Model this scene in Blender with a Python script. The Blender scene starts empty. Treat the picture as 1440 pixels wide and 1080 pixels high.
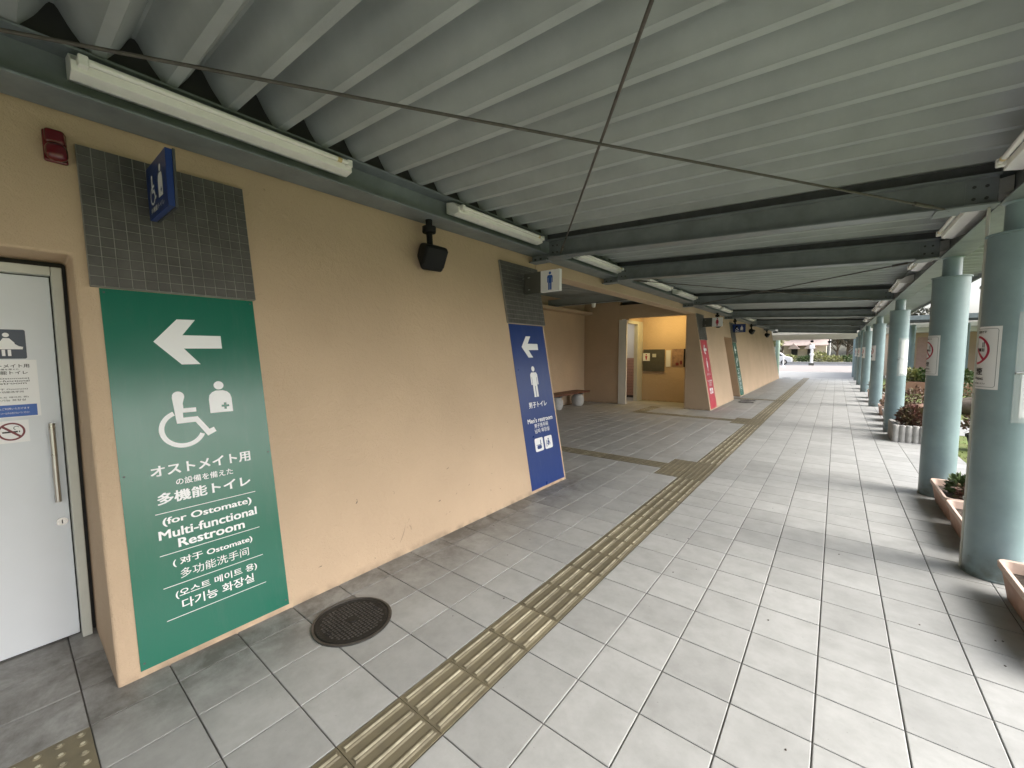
import bpy, bmesh, math, random
from mathutils import Vector, Matrix
random.seed(7)
R = math.radians
S = bpy.context.scene
C = S.collection

# ------------------------------------------------------------------ camera
CAM = Vector((1.505, -0.748, 1.572))
YAW, PIT, ROL, FPX = 0.671565776, -0.0752708786, -0.00547817583, 573.454
cd = bpy.data.cameras.new('camera'); co = bpy.data.objects.new('camera', cd); C.objects.link(co)
_f = Vector((-math.sin(YAW)*math.cos(PIT), math.cos(YAW)*math.cos(PIT), math.sin(PIT)))
_r0 = Vector((math.cos(YAW), math.sin(YAW), 0)); _u0 = _r0.cross(_f)
_r = math.cos(ROL)*_r0 + math.sin(ROL)*_u0; _u = -math.sin(ROL)*_r0 + math.cos(ROL)*_u0
M = Matrix((( _r.x, _u.x, -_f.x, CAM.x), (_r.y, _u.y, -_f.y, CAM.y), (_r.z, _u.z, -_f.z, CAM.z), (0, 0, 0, 1)))
co.matrix_world = M
cd.sensor_width = 36; cd.lens = FPX*36/1440; cd.clip_start = 0.05; cd.clip_end = 1500
S.camera = co

# ------------------------------------------------------------------ world, sun, exposure
SUN_EL, SUN_AZ = R(42), R(80)          # azimuth measured from +Y towards +X
wd = bpy.data.worlds.new('World'); S.world = wd; wd.use_nodes = True
nt = wd.node_tree; nt.nodes.clear()
sky = nt.nodes.new('ShaderNodeTexSky'); sky.sky_type = 'NISHITA'; sky.sun_disc = False
sky.sun_elevation = SUN_EL; sky.sun_rotation = SUN_AZ
sky.air_density = 1.0; sky.dust_density = 5.0; sky.ozone_density = 1.0
bg = nt.nodes.new('ShaderNodeBackground'); bg.inputs[1].default_value = 0.15
wo = nt.nodes.new('ShaderNodeOutputWorld')
hs = nt.nodes.new('ShaderNodeHueSaturation'); hs.inputs['Saturation'].default_value = 0.45
nt.links.new(sky.outputs[0], hs.inputs['Color']); nt.links.new(hs.outputs[0], bg.inputs[0]); nt.links.new(bg.outputs[0], wo.inputs[0])
sl = bpy.data.lights.new('sun', 'SUN'); so = bpy.data.objects.new('sun', sl); C.objects.link(so)
sl.energy = 0.5; sl.angle = R(45); sl.color = (1, .98, .95)
so.rotation_euler = Vector((-math.sin(SUN_AZ)*math.cos(SUN_EL), -math.cos(SUN_AZ)*math.cos(SUN_EL), -math.sin(SUN_EL))).to_track_quat('-Z', 'Y').to_euler()
S.view_settings.view_transform = 'Standard'; S.view_settings.look = 'None'
S.view_settings.gamma = 1; S.view_settings.use_curve_mapping = False
S.view_settings.exposure = 1.57
S.render.engine = 'CYCLES'
S.cycles.max_bounces = 10; S.cycles.diffuse_bounces = 6

# ------------------------------------------------------------------ materials
def mat(name, col, rough=.6, metal=0, spec=.5, var=0, vscale=3, bump=0, bscale=40, bdist=.01, col2=None, emis=None, coat=0, trans=0, alpha=None, rvar=0):
    m = bpy.data.materials.new(name); m.use_nodes = True
    n = m.node_tree; b = n.nodes['Principled BSDF']
    b.inputs['Base Color'].default_value = (*col, 1); b.inputs['Roughness'].default_value = rough
    b.inputs['Metallic'].default_value = metal; b.inputs['Specular IOR Level'].default_value = spec
    b.inputs['Coat Weight'].default_value = coat; b.inputs['Transmission Weight'].default_value = trans
    if alpha is not None: b.inputs['Alpha'].default_value = alpha
    geo = n.nodes.new('ShaderNodeNewGeometry')
    if var or col2:
        t = n.nodes.new('ShaderNodeTexNoise'); t.inputs['Scale'].default_value = vscale; t.inputs['Detail'].default_value = 8; t.inputs['Roughness'].default_value = .62
        n.links.new(geo.outputs['Position'], t.inputs['Vector'])
        r = n.nodes.new('ShaderNodeValToRGB'); e = r.color_ramp.elements
        e[0].position = .32; e[1].position = .68
        c2 = col2 or tuple(c*(1-var) for c in col)
        e[0].color = (*c2, 1); e[1].color = (*[min(1, c*(1+var*.5)) for c in col], 1)
        n.links.new(t.outputs['Fac'], r.inputs[0]); n.links.new(r.outputs[0], b.inputs['Base Color'])
    if rvar:
        t2 = n.nodes.new('ShaderNodeTexNoise'); t2.inputs['Scale'].default_value = 6; t2.inputs['Detail'].default_value = 5
        n.links.new(geo.outputs['Position'], t2.inputs['Vector'])
        mr = n.nodes.new('ShaderNodeMapRange'); mr.inputs[3].default_value = max(0, rough-rvar); mr.inputs[4].default_value = min(1, rough+rvar)
        n.links.new(t2.outputs['Fac'], mr.inputs[0]); n.links.new(mr.outputs[0], b.inputs['Roughness'])
    if bump:
        t = n.nodes.new('ShaderNodeTexNoise'); t.inputs['Scale'].default_value = bscale; t.inputs['Detail'].default_value = 6
        n.links.new(geo.outputs['Position'], t.inputs['Vector'])
        bp = n.nodes.new('ShaderNodeBump'); bp.inputs['Strength'].default_value = bump; bp.inputs['Distance'].default_value = bdist
        n.links.new(t.outputs['Fac'], bp.inputs['Height']); n.links.new(bp.outputs[0], b.inputs['Normal'])
    if emis:
        b.inputs['Emission Color'].default_value = (*emis[0], 1); b.inputs['Emission Strength'].default_value = emis[1]
    return m

def N(n, t, **k):
    x = n.nodes.new(t)
    for a, v in k.items(): setattr(x, a, v)
    return x

def stucco_mat(name, col):
    m = bpy.data.materials.new(name); m.use_nodes = True; n = m.node_tree; b = n.nodes['Principled BSDF']; Lk = n.links.new
    b.inputs['Roughness'].default_value = .85; b.inputs['Specular IOR Level'].default_value = .25
    g = N(n, 'ShaderNodeNewGeometry')
    big = N(n, 'ShaderNodeTexNoise'); big.inputs['Scale'].default_value = 1.1; big.inputs['Detail'].default_value = 6; Lk(g.outputs['Position'], big.inputs['Vector'])
    fine = N(n, 'ShaderNodeTexNoise'); fine.inputs['Scale'].default_value = 140; fine.inputs['Detail'].default_value = 4; Lk(g.outputs['Position'], fine.inputs['Vector'])
    mid = N(n, 'ShaderNodeTexNoise'); mid.inputs['Scale'].default_value = 16; mid.inputs['Detail'].default_value = 7; mid.inputs['Roughness'].default_value = .6; mid.inputs['Distortion'].default_value = .6
    Lk(g.outputs['Position'], mid.inputs['Vector'])
    r = N(n, 'ShaderNodeValToRGB'); e = r.color_ramp.elements; e[0].position = .3; e[1].position = .7
    e[0].color = (*[c*.92 for c in col], 1); e[1].color = (*[min(1, c*1.05) for c in col], 1); Lk(big.outputs['Fac'], r.inputs[0])
    # faint scuffs, rare and stretched
    mp = N(n, 'ShaderNodeMapping'); mp.inputs['Scale'].default_value = (2.2, 2.6, 2.0); Lk(g.outputs['Position'], mp.inputs[0])
    sc = N(n, 'ShaderNodeTexNoise'); sc.inputs['Scale'].default_value = 2.3; sc.inputs['Detail'].default_value = 9; sc.inputs['Roughness'].default_value = .7; sc.inputs['Distortion'].default_value = 1.2; Lk(mp.outputs[0], sc.inputs['Vector'])
    sr = N(n, 'ShaderNodeMapRange'); sr.inputs[1].default_value = .70; sr.inputs[2].default_value = .76; sr.inputs[4].default_value = .45; Lk(sc.outputs['Fac'], sr.inputs[0])
    mx = N(n, 'ShaderNodeMix', data_type='RGBA'); mx.inputs[7].default_value = (*[c*.5 for c in col], 1)
    Lk(sr.outputs[0], mx.inputs[0]); Lk(r.outputs[0], mx.inputs[6]); Lk(mx.outputs[2], b.inputs['Base Color'])
    sz = N(n, 'ShaderNodeSeparateXYZ'); Lk(g.outputs['Position'], sz.inputs[0])
    fz = N(n, 'ShaderNodeMapRange'); fz.inputs[1].default_value = .055; fz.inputs[2].default_value = .0; Lk(sz.outputs['Z'], fz.inputs[0])
    fn = N(n, 'ShaderNodeTexNoise'); fn.inputs['Scale'].default_value = 9; fn.inputs['Detail'].default_value = 8; Lk(g.outputs['Position'], fn.inputs['Vector'])
    fr2 = N(n, 'ShaderNodeMapRange'); fr2.inputs[1].default_value = .38; fr2.inputs[2].default_value = .66; fr2.inputs[4].default_value = .6; Lk(fn.outputs['Fac'], fr2.inputs[0])
    fm = N(n, 'ShaderNodeMath', operation='MULTIPLY'); Lk(fz.outputs[0], fm.inputs[0]); Lk(fr2.outputs[0], fm.inputs[1])
    mx2 = N(n, 'ShaderNodeMix', data_type='RGBA'); mx2.inputs[7].default_value = (.17, .135, .10, 1); Lk(fm.outputs[0], mx2.inputs[0]); Lk(mx.outputs[2], mx2.inputs[6])
    # small dark knocks and hairlines
    kn = N(n, 'ShaderNodeTexNoise'); kn.inputs['Scale'].default_value = 11; kn.inputs['Detail'].default_value = 5; kn.inputs['Distortion'].default_value = 2; Lk(g.outputs['Position'], kn.inputs['Vector'])
    kr = N(n, 'ShaderNodeMapRange'); kr.inputs[1].default_value = .735; kr.inputs[2].default_value = .80; kr.inputs[4].default_value = .55; Lk(kn.outputs['Fac'], kr.inputs[0])
    mx3 = N(n, 'ShaderNodeMix', data_type='RGBA'); mx3.inputs[7].default_value = (.20, .16, .12, 1); Lk(kr.outputs[0], mx3.inputs[0]); Lk(mx2.outputs[2], mx3.inputs[6]); Lk(mx3.outputs[2], b.inputs['Base Color'])
    add = N(n, 'ShaderNodeMath', operation='MULTIPLY_ADD'); add.inputs[1].default_value = .35; Lk(fine.outputs['Fac'], add.inputs[0]); Lk(mid.outputs['Fac'], add.inputs[2])
    bp = N(n, 'ShaderNodeBump'); bp.inputs['Strength'].default_value = .9; bp.inputs['Distance'].default_value = .010
    Lk(add.outputs[0], bp.inputs['Height']); Lk(bp.outputs[0], b.inputs['Normal'])
    return m

def tile_mat():
    m = bpy.data.materials.new('floor tile'); m.use_nodes = True; n = m.node_tree; b = n.nodes['Principled BSDF']; Lk = n.links.new
    b.inputs['Specular IOR Level'].default_value = .4
    g = N(n, 'ShaderNodeNewGeometry')
    mp = N(n, 'ShaderNodeMapping'); mp.inputs['Location'].default_value = (-.291+.9, 0, 0); Lk(g.outputs['Position'], mp.inputs[0])
    sn = N(n, 'ShaderNodeVectorMath', operation='SNAP'); sn.inputs[1].default_value = (.3, .3, 10); Lk(mp.outputs[0], sn.inputs[0])
    wn = N(n, 'ShaderNodeTexWhiteNoise'); Lk(sn.outputs[0], wn.inputs['Vector'])
    # offset noise lookup per tile so marks do not run across joints
    sc = N(n, 'ShaderNodeVectorMath', operation='SCALE'); sc.inputs['Scale'].default_value = 17; Lk(wn.outputs['Color'], sc.inputs[0])
    ad = N(n, 'ShaderNodeVectorMath', operation='ADD'); Lk(g.outputs['Position'], ad.inputs[0]); Lk(sc.outputs[0], ad.inputs[1])
    a = N(n, 'ShaderNodeTexNoise'); a.inputs['Scale'].default_value = 7; a.inputs['Detail'].default_value = 9; a.inputs['Roughness'].default_value = .68; Lk(ad.outputs[0], a.inputs['Vector'])
    r = N(n, 'ShaderNodeValToRGB'); e = r.color_ramp.elements; e[0].position = .33; e[1].position = .62
    e[0].color = (.350, .356, .346, 1); e[1].color = (.430, .436, .427, 1); Lk(a.outputs['Fac'], r.inputs[0])
    hv = N(n, 'ShaderNodeHueSaturation'); Lk(r.outputs[0], hv.inputs['Color'])
    mr = N(n, 'ShaderNodeMapRange'); mr.inputs[3].default_value = .90; mr.inputs[4].default_value = 1.07; Lk(wn.outputs['Value'], mr.inputs[0]); Lk(mr.outputs[0], hv.inputs['Value'])
    # specks
    v = N(n, 'ShaderNodeTexNoise'); v.inputs['Scale'].default_value = 60; v.inputs['Detail'].default_value = 3; Lk(g.outputs['Position'], v.inputs['Vector'])
    vr = N(n, 'ShaderNodeMapRange'); vr.inputs[1].default_value = .70; vr.inputs[2].default_value = .78; vr.inputs[4].default_value = .55; Lk(v.outputs['Fac'], vr.inputs[0])
    m1 = N(n, 'ShaderNodeMix', data_type='RGBA'); m1.inputs[7].default_value = (.19, .185, .17, 1); Lk(vr.outputs[0], m1.inputs[0]); Lk(hv.outputs[0], m1.inputs[6])
    # grime: gathered along the wall foot where nobody walks, and in the recesses
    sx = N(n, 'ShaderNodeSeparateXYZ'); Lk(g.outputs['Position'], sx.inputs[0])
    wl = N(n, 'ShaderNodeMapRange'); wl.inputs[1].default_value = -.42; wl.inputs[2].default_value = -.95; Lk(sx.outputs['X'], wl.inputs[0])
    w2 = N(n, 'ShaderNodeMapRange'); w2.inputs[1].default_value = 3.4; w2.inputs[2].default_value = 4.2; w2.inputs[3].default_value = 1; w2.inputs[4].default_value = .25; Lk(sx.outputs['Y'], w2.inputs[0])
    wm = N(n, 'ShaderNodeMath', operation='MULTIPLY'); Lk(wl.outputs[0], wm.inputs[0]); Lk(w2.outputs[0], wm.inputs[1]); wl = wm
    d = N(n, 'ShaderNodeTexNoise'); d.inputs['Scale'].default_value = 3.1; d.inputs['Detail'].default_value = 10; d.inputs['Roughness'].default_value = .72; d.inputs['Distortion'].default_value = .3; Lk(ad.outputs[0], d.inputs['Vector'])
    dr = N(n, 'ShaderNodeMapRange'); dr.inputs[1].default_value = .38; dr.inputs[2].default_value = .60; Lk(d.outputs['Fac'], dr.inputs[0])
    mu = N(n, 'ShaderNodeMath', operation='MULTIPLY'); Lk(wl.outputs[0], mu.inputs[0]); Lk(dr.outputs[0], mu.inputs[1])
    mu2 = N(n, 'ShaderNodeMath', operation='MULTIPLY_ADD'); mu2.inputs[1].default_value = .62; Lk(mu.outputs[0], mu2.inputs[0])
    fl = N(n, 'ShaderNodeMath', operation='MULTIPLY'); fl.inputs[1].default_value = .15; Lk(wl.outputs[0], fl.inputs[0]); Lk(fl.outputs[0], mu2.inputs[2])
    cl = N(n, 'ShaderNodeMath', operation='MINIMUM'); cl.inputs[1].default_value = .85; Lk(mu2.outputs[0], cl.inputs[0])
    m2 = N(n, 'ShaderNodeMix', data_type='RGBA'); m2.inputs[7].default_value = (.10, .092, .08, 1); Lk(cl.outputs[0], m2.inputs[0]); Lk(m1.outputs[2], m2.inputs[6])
    Lk(m2.outputs[2], b.inputs['Base Color'])
    rr = N(n, 'ShaderNodeMapRange'); rr.inputs[3].default_value = .38; rr.inputs[4].default_value = .62; Lk(a.outputs['Fac'], rr.inputs[0]); Lk(rr.outputs[0], b.inputs['Roughness'])
    bp = N(n, 'ShaderNodeBump'); bp.inputs['Strength'].default_value = .25; bp.inputs['Distance'].default_value = .0025; Lk(a.outputs['Fac'], bp.inputs['Height']); Lk(bp.outputs[0], b.inputs['Normal'])
    return m

MT = {
 'stucco': stucco_mat('orange stucco', (.54, .408, .284)),
 'tile': tile_mat(),
 'grout': mat('grout', (.10, .096, .09), .9, var=.4, vscale=9),
 'tact': mat('tactile resin', (.235, .205, .13), .55, var=.25, vscale=14, bump=.3, bscale=160, bdist=.002),
 'tact_top': mat('cream tactile ridge', (.72, .68, .52), .5, var=.18, vscale=30),  # cream tone for the narrow ridge tops and dot tops
 'steel': mat('blue grey painted steel', (.205, .235, .25), .45, var=.22, vscale=5, rvar=.1, bump=.08, bscale=50),
 'steel_dark': mat('dark steel', (.06, .066, .07), .6, var=.3, vscale=8),
 'deck': mat('grey insulated roof underside', (.395, .428, .435), .9, spec=.2, var=.16, vscale=1.7, bump=.35, bscale=90, bdist=.003),
 'column': mat('pale teal painted steel', (.225, .312, .332), .36, var=.13, vscale=4, rvar=.12, bump=.12, bscale=22, bdist=.003),
 'mosaic': mat('dark grey mosaic', (.098, .095, .088), .4, var=.3, vscale=9, rvar=.12),
 'mosaic_grout': mat('pale mosaic grout', (.30, .29, .27), .9, var=.35, vscale=7),
 'green': mat('green sign panel', (.007, .135, .086), .24, rvar=.06),
 'blue': mat('blue sign panel', (.010, .036, .175), .3, rvar=.06),
 'red': mat('red sign panel', (.52, .04, .07), .3, rvar=.06),
 'white': mat('white print', (.80, .81, .82), .4),
 'white_paint': mat('white enamel', (.88, .88, .84), .35, var=.05, vscale=12),
 'tube': mat('glass tube', (.86, .86, .82), .15),
 'yellowed': mat('aged plastic', (.62, .50, .24), .5),
 'door': mat('pale grey door leaf', (.66, .70, .74), .45, var=.04, vscale=2, bump=.12, bscale=60, bdist=.002),
 'frame': mat('cream steel frame', (.56, .575, .52), .45, var=.06, vscale=5),
 'chrome': mat('brushed steel', (.55, .54, .52), .28, metal=1, rvar=.08),
 'navy': mat('navy print', (.03, .045, .075), .4),
 'bluep': mat('blue print', (.03, .11, .42), .4),
 'black': mat('black print', (.02, .02, .02), .5),
 'blackp': mat('black plastic', (.008, .0085, .009), .6, spec=.25, rvar=.1),
 'redp': mat('red print', (.42, .02, .06), .4),
 'dkredp': mat('dark red print', (.16, .02, .03), .4),
 'lamp_red': mat('red alarm plastic', (.11, .006, .010), .22, coat=.5),
 'iron': mat('cast iron', (.013, .0135, .013), .6, var=.5, vscale=18, bump=.6, bscale=70, bdist=.006, rvar=.12),
 'terra': mat('terracotta planter', (.52, .33, .25), .7, var=.16, vscale=6, bump=.1, bscale=60),
 'rimt': mat('bleached planter rim', (.60, .46, .38), .65, var=.12, vscale=8),
 'brick': mat('brown planter', (.36, .20, .14), .8, var=.2, vscale=6),
 'iron_worn': mat('worn cast iron', (.045, .044, .041), .38, spec=.7, var=.5, vscale=16, bump=.4, bscale=90, bdist=.003),
 'conc': mat('grey concrete', (.42, .41, .39), .9, var=.28, vscale=10, bump=.3, bscale=60, bdist=.004),
 'pot_conc': mat('stone bench foot', (.46, .47, .47), .85, var=.15, vscale=12, bump=.2, bscale=80),
 'soil': mat('potting soil', (.07, .055, .042), .95, var=.5, vscale=30, bump=1, bscale=60, bdist=.02),
 'leaf_g': mat('green leaves', (.075, .12, .035), .55, var=.5, vscale=9),
 'leaf_r': mat('reddish leaves', (.17, .06, .055), .55, col2=(.085, .10, .035), vscale=9),
 'leaf_o': mat('olive leaves', (.28, .29, .12), .6, var=.45, vscale=1.3),
 'leaf_p': mat('pale bare twigs and leaves', (.115, .112, .08), .8, var=.4, vscale=.9),
 'bark': mat('bark', (.13, .105, .08), .9, var=.4, vscale=8, bump=.6, bscale=30),
 'wood': mat('brown bench wood', (.13, .055, .035), .5, var=.4, vscale=14, bump=.2, bscale=60),
 'grass': mat('lawn', (.11, .16, .035), .9, var=.45, vscale=3, col2=(.14, .15, .05)),
 'earth': mat('far ground', (.20, .19, .12), .95, var=.3, vscale=.3),
 'pinkpave': mat('pink paving', (.33, .30, .285), .85, var=.1, vscale=1.5),
 'palepave': mat('pale paving', (.36, .365, .36), .85, var=.12, vscale=1.5),
 'asphalt': mat('road', (.13, .138, .15), .9, var=.2, vscale=1),
 'interior_w': mat('restroom wall white', (.66, .68, .66), .6),
 'interior_p': mat('pink wall tile', (.46, .29, .24), .35, var=.1, vscale=8),
 'cream': mat('cream fascia', (.74, .72, .66), .7, var=.07, vscale=2),
 'board': mat('grey green notice board', (.085, .085, .072), .6, var=.15, vscale=9),
 'poster': mat('brown poster', (.34, .22, .16), .55, var=.35, vscale=11),
 'cable': mat('rusty steel rod', (.085, .078, .07), .6, var=.35, vscale=20),
 'rooftile': mat('pinkish roof', (.55, .45, .41), .8, var=.12, vscale=2),
 'housew': mat('house wall', (.80, .73, .60), .8, var=.06, vscale=2),
 'dark': mat('dark opening', (.03, .03, .03), .5),
 'carw': mat('white car paint', (.78, .79, .80), .2, coat=.6),
 'glass': mat('dark window glass', (.05, .06, .07), .08),
 'rubber': mat('rubber', (.02, .02, .02), .8),
 'paper': mat('white paper', (.78, .79, .80), .6),
 'clear': mat('clear tape and sleeve', (.75, .80, .80), .12, alpha=.35, spec=.6),
 'postg': mat('green post paint', (.17, .24, .18), .5, var=.1, vscale=3),
 'lampglow': mat('lit tube', (.9, .8, .6), .4, emis=((1, .72, .36), 6)),
}

def foot_grime(m, col, h=.16, amt=.7, rust=False):
    n = m.node_tree; b = n.nodes['Principled BSDF']; Lk = n.links.new
    src = b.inputs['Base Color'].links[0].from_socket
    g = N(n, 'ShaderNodeNewGeometry'); sz = N(n, 'ShaderNodeSeparateXYZ'); Lk(g.outputs['Position'], sz.inputs[0])
    fz = N(n, 'ShaderNodeMapRange'); fz.inputs[1].default_value = h; fz.inputs[2].default_value = 0; Lk(sz.outputs['Z'], fz.inputs[0])
    fn = N(n, 'ShaderNodeTexNoise'); fn.inputs['Scale'].default_value = 14; fn.inputs['Detail'].default_value = 8; Lk(g.outputs['Position'], fn.inputs['Vector'])
    fr = N(n, 'ShaderNodeMapRange'); fr.inputs[1].default_value = .35; fr.inputs[2].default_value = .62; fr.inputs[4].default_value = amt; Lk(fn.outputs['Fac'], fr.inputs[0])
    fm = N(n, 'ShaderNodeMath', operation='MULTIPLY'); Lk(fz.outputs[0], fm.inputs[0]); Lk(fr.outputs[0], fm.inputs[1])
    mx = N(n, 'ShaderNodeMix', data_type='RGBA'); mx.inputs[7].default_value = (*col, 1); Lk(fm.outputs[0], mx.inputs[0]); Lk(src, mx.inputs[6]); out = mx.outputs[2]
    if rust:
        k = N(n, 'ShaderNodeTexNoise'); k.inputs['Scale'].default_value = 19; k.inputs['Detail'].default_value = 7; k.inputs['Roughness'].default_value = .65; Lk(g.outputs['Position'], k.inputs['Vector'])
        kr = N(n, 'ShaderNodeMapRange'); kr.inputs[1].default_value = .70; kr.inputs[2].default_value = .74; kr.inputs[4].default_value = .8; Lk(k.outputs['Fac'], kr.inputs[0])
        m3 = N(n, 'ShaderNodeMix', data_type='RGBA'); m3.inputs[7].default_value = (.10, .12, .11, 1); Lk(kr.outputs[0], m3.inputs[0]); Lk(out, m3.inputs[6]); out = m3.outputs[2]
    Lk(out, b.inputs['Base Color'])
def tone(m, lo, hi):
    n = m.node_tree; b = n.nodes['Principled BSDF']; src = b.inputs['Base Color'].links[0].from_socket
    oi = N(n, 'ShaderNodeObjectInfo'); mr = N(n, 'ShaderNodeMapRange'); mr.inputs[3].default_value = lo; mr.inputs[4].default_value = hi
    hv = N(n, 'ShaderNodeHueSaturation'); n.links.new(oi.outputs['Random'], mr.inputs[0]); n.links.new(mr.outputs[0], hv.inputs['Value']); n.links.new(src, hv.inputs['Color']); n.links.new(hv.outputs[0], b.inputs['Base Color'])
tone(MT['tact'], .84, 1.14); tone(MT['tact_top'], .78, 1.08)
foot_grime(MT['column'], (.09, .10, .085), .22, .75, True)
for k_ in ('green', 'blue', 'red'):
    m_ = MT[k_]; n_ = m_.node_tree; b_ = n_.nodes['Principled BSDF']; c_ = tuple(b_.inputs['Base Color'].default_value)
    g_ = N(n_, 'ShaderNodeNewGeometry'); t_ = N(n_, 'ShaderNodeTexNoise'); t_.inputs['Scale'].default_value = 4; t_.inputs['Detail'].default_value = 10; t_.inputs['Roughness'].default_value = .75
    mp_ = N(n_, 'ShaderNodeMapping'); mp_.inputs['Scale'].default_value = (1, 3.5, .6); n_.links.new(g_.outputs['Position'], mp_.inputs[0]); n_.links.new(mp_.outputs[0], t_.inputs['Vector'])
    r_ = N(n_, 'ShaderNodeMapRange'); r_.inputs[1].default_value = .5; r_.inputs[2].default_value = .8; r_.inputs[4].default_value = .06; n_.links.new(t_.outputs['Fac'], r_.inputs[0])
    x_ = N(n_, 'ShaderNodeMix', data_type='RGBA'); x_.inputs[6].default_value = c_; x_.inputs[7].default_value = (.30, .31, .29, 1); n_.links.new(r_.outputs[0], x_.inputs[0]); n_.links.new(x_.outputs[2], b_.inputs['Base Color'])
foot_grime(MT['terra'], (.16, .11, .08), .12, .6)
foot_grime(MT['tact'], (.09, .08, .06), 1.0, .55)
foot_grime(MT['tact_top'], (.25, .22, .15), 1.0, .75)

# ------------------------------------------------------------------ mesh helpers
class MB:
    def __init__(s): s.v = []; s.f = []; s.m = []
    def add(s, vs, fs, mi=0):
        o = len(s.v); s.v += [tuple(p) for p in vs]
        for f in fs: s.f.append(tuple(i+o for i in f)); s.m.append(mi)
        return s
    def box(s, x0, x1, y0, y1, z0, z1, mi=0):
        return s.add([(x0,y0,z0),(x1,y0,z0),(x1,y1,z0),(x0,y1,z0),(x0,y0,z1),(x1,y0,z1),(x1,y1,z1),(x0,y1,z1)],
              [(0,3,2,1),(4,5,6,7),(0,1,5,4),(1,2,6,5),(2,3,7,6),(3,0,4,7)], mi)
    def hexa(s, p, mi=0):
        return s.add(p, [(0,3,2,1),(4,5,6,7),(0,1,5,4),(1,2,6,5),(2,3,7,6),(3,0,4,7)], mi)
    def prism(s, prof, a, b, fn, mi=0):      # prof: 2D points; fn(p, q, t) -> 3D ; t = a and b
        n = len(prof); vs = [fn(p, q, a) for p, q in prof] + [fn(p, q, b) for p, q in prof]
        fs = [(i, (i+1) % n, n+(i+1) % n, n+i) for i in range(n)] + [tuple(range(n-1, -1, -1)), tuple(range(n, 2*n))]
        return s.add(vs, fs, mi)
    def tube(s, p0, p1, r0, r1=None, n=10, mi=0, caps=True):
        r1 = r0 if r1 is None else r1
        p0, p1 = Vector(p0), Vector(p1); d = (p1-p0).normalized()
        a = d.orthogonal().normalized(); b = d.cross(a)
        vs = [p0+(a*math.cos(t)+b*math.sin(t))*r0 for t in [2*math.pi*i/n for i in range(n)]] + \
             [p1+(a*math.cos(t)+b*math.sin(t))*r1 for t in [2*math.pi*i/n for i in range(n)]]
        fs = [(i, (i+1) % n, n+(i+1) % n, n+i) for i in range(n)]
        if caps: fs += [tuple(range(n-1, -1, -1)), tuple(range(n, 2*n))]
        return s.add(vs, fs, mi)
    def lathe(s, prof, c=(0, 0, 0), n=32, mi=0):     # prof: (r, z) from bottom to top
        vs = []; fs = []
        for r, z in prof:
            for i in range(n):
                t = 2*math.pi*i/n; vs.append((c[0]+r*math.cos(t), c[1]+r*math.sin(t), c[2]+z))
        for k in range(len(prof)-1):
            for i in range(n):
                j = (i+1) % n; fs.append((k*n+i, k*n+j, (k+1)*n+j, (k+1)*n+i))
        fs.append(tuple(range(n-1, -1, -1))); fs.append(tuple(range((len(prof)-1)*n, len(prof)*n)))
        return s.add(vs, fs, mi)
    def mesh(s, name, mats, bevel=0, seg=2, smooth=None, org=(0, 0, 0)):
        me = bpy.data.meshes.new(name)
        o = Vector(org)
        me.from_pydata([tuple(Vector(p)-o) for p in s.v], [], s.f)
        for i, p in enumerate(me.polygons): p.material_index = s.m[i]
        for m in mats: me.materials.append(m)
        bm = bmesh.new(); bm.from_mesh(me)
        bmesh.ops.recalc_face_normals(bm, faces=bm.faces[:])
        if bevel:
            bmesh.ops.bevel(bm, geom=[e for e in bm.edges if e.is_manifold and e.calc_face_angle(0) > .5], offset=bevel, segments=seg, profile=.5, affect='EDGES', clamp_overlap=True)
        bm.to_mesh(me); bm.free()
        if smooth is not None:
            for p in me.polygons: p.use_smooth = True
            me.set_sharp_from_angle(angle=R(smooth))
        me.update()
        return me

def tag(o, label=None, cat=None, group=None, kind=None):
    if label: o['label'] = label
    if cat: o['category'] = cat
    if group: o['group'] = group
    if kind: o['kind'] = kind
    return o
def wloc(p):
    v = Vector((0, 0, 0))
    while p is not None: v = v + p.location; p = p.parent
    return v
def obj(name, mb, mats, parent=None, org=None, **k):
    if not isinstance(mats, (list, tuple)): mats = [mats]
    mats = [MT[m] if isinstance(m, str) else m for m in mats]
    o0 = wloc(parent) if parent else Vector(org or (0, 0, 0))
    me = mb.mesh(name, mats, org=o0, **k)
    o = bpy.data.objects.new(name, me); C.objects.link(o)
    if parent: o.parent = parent
    else: o.location = o0
    return o
def inst(name, me, loc, parent=None, rz=0, sc=None):
    o = bpy.data.objects.new(name, me); C.objects.link(o)
    if parent: o.parent = parent; o.location = Vector(loc)-wloc(parent)
    else: o.location = loc
    o.rotation_euler = (0, 0, rz)
    if sc: o.scale = sc
    return o
def thing(name, loc, label, cat, group=None):
    o = bpy.data.objects.new(name, None); C.objects.link(o); o.location = loc; o.empty_display_size = .1
    return tag(o, label, cat, group)
def dup(root, loc, label=None, rz=None):
    r = root.copy(); C.objects.link(r); r.location = loc
    if rz is not None: r.rotation_euler = (0, 0, rz)
    if label: r['label'] = label
    for ch in list(root.children):
        c = ch.copy(); C.objects.link(c); c.parent = r
        for g in list(ch.children):
            d = g.copy(); C.objects.link(d); d.parent = c
    return r

# frames: map (u, v, w) -> world
K = .175; CK = math.hypot(1, K)
def wallf(u, v, w=0):            # battered wall; u = y, v = distance up the slope, w = out of the wall
    return (-1.09 - K*v/CK + w/CK, u, v/CK + K*w/CK)
def planex(x0):                  # vertical plane facing +x
    return lambda u, v, w=0: (x0+w, u, v)
def planey(y0):                  # vertical plane facing -y ; u = x
    return lambda u, v, w=0: (u, y0-w, v)
def cyl(cx, cy, r):              # u = angle in degrees, v = z
    return lambda u, v, w=0: (cx+(r+w)*math.cos(R(u)), cy+(r+w)*math.sin(R(u)), v)

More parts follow.
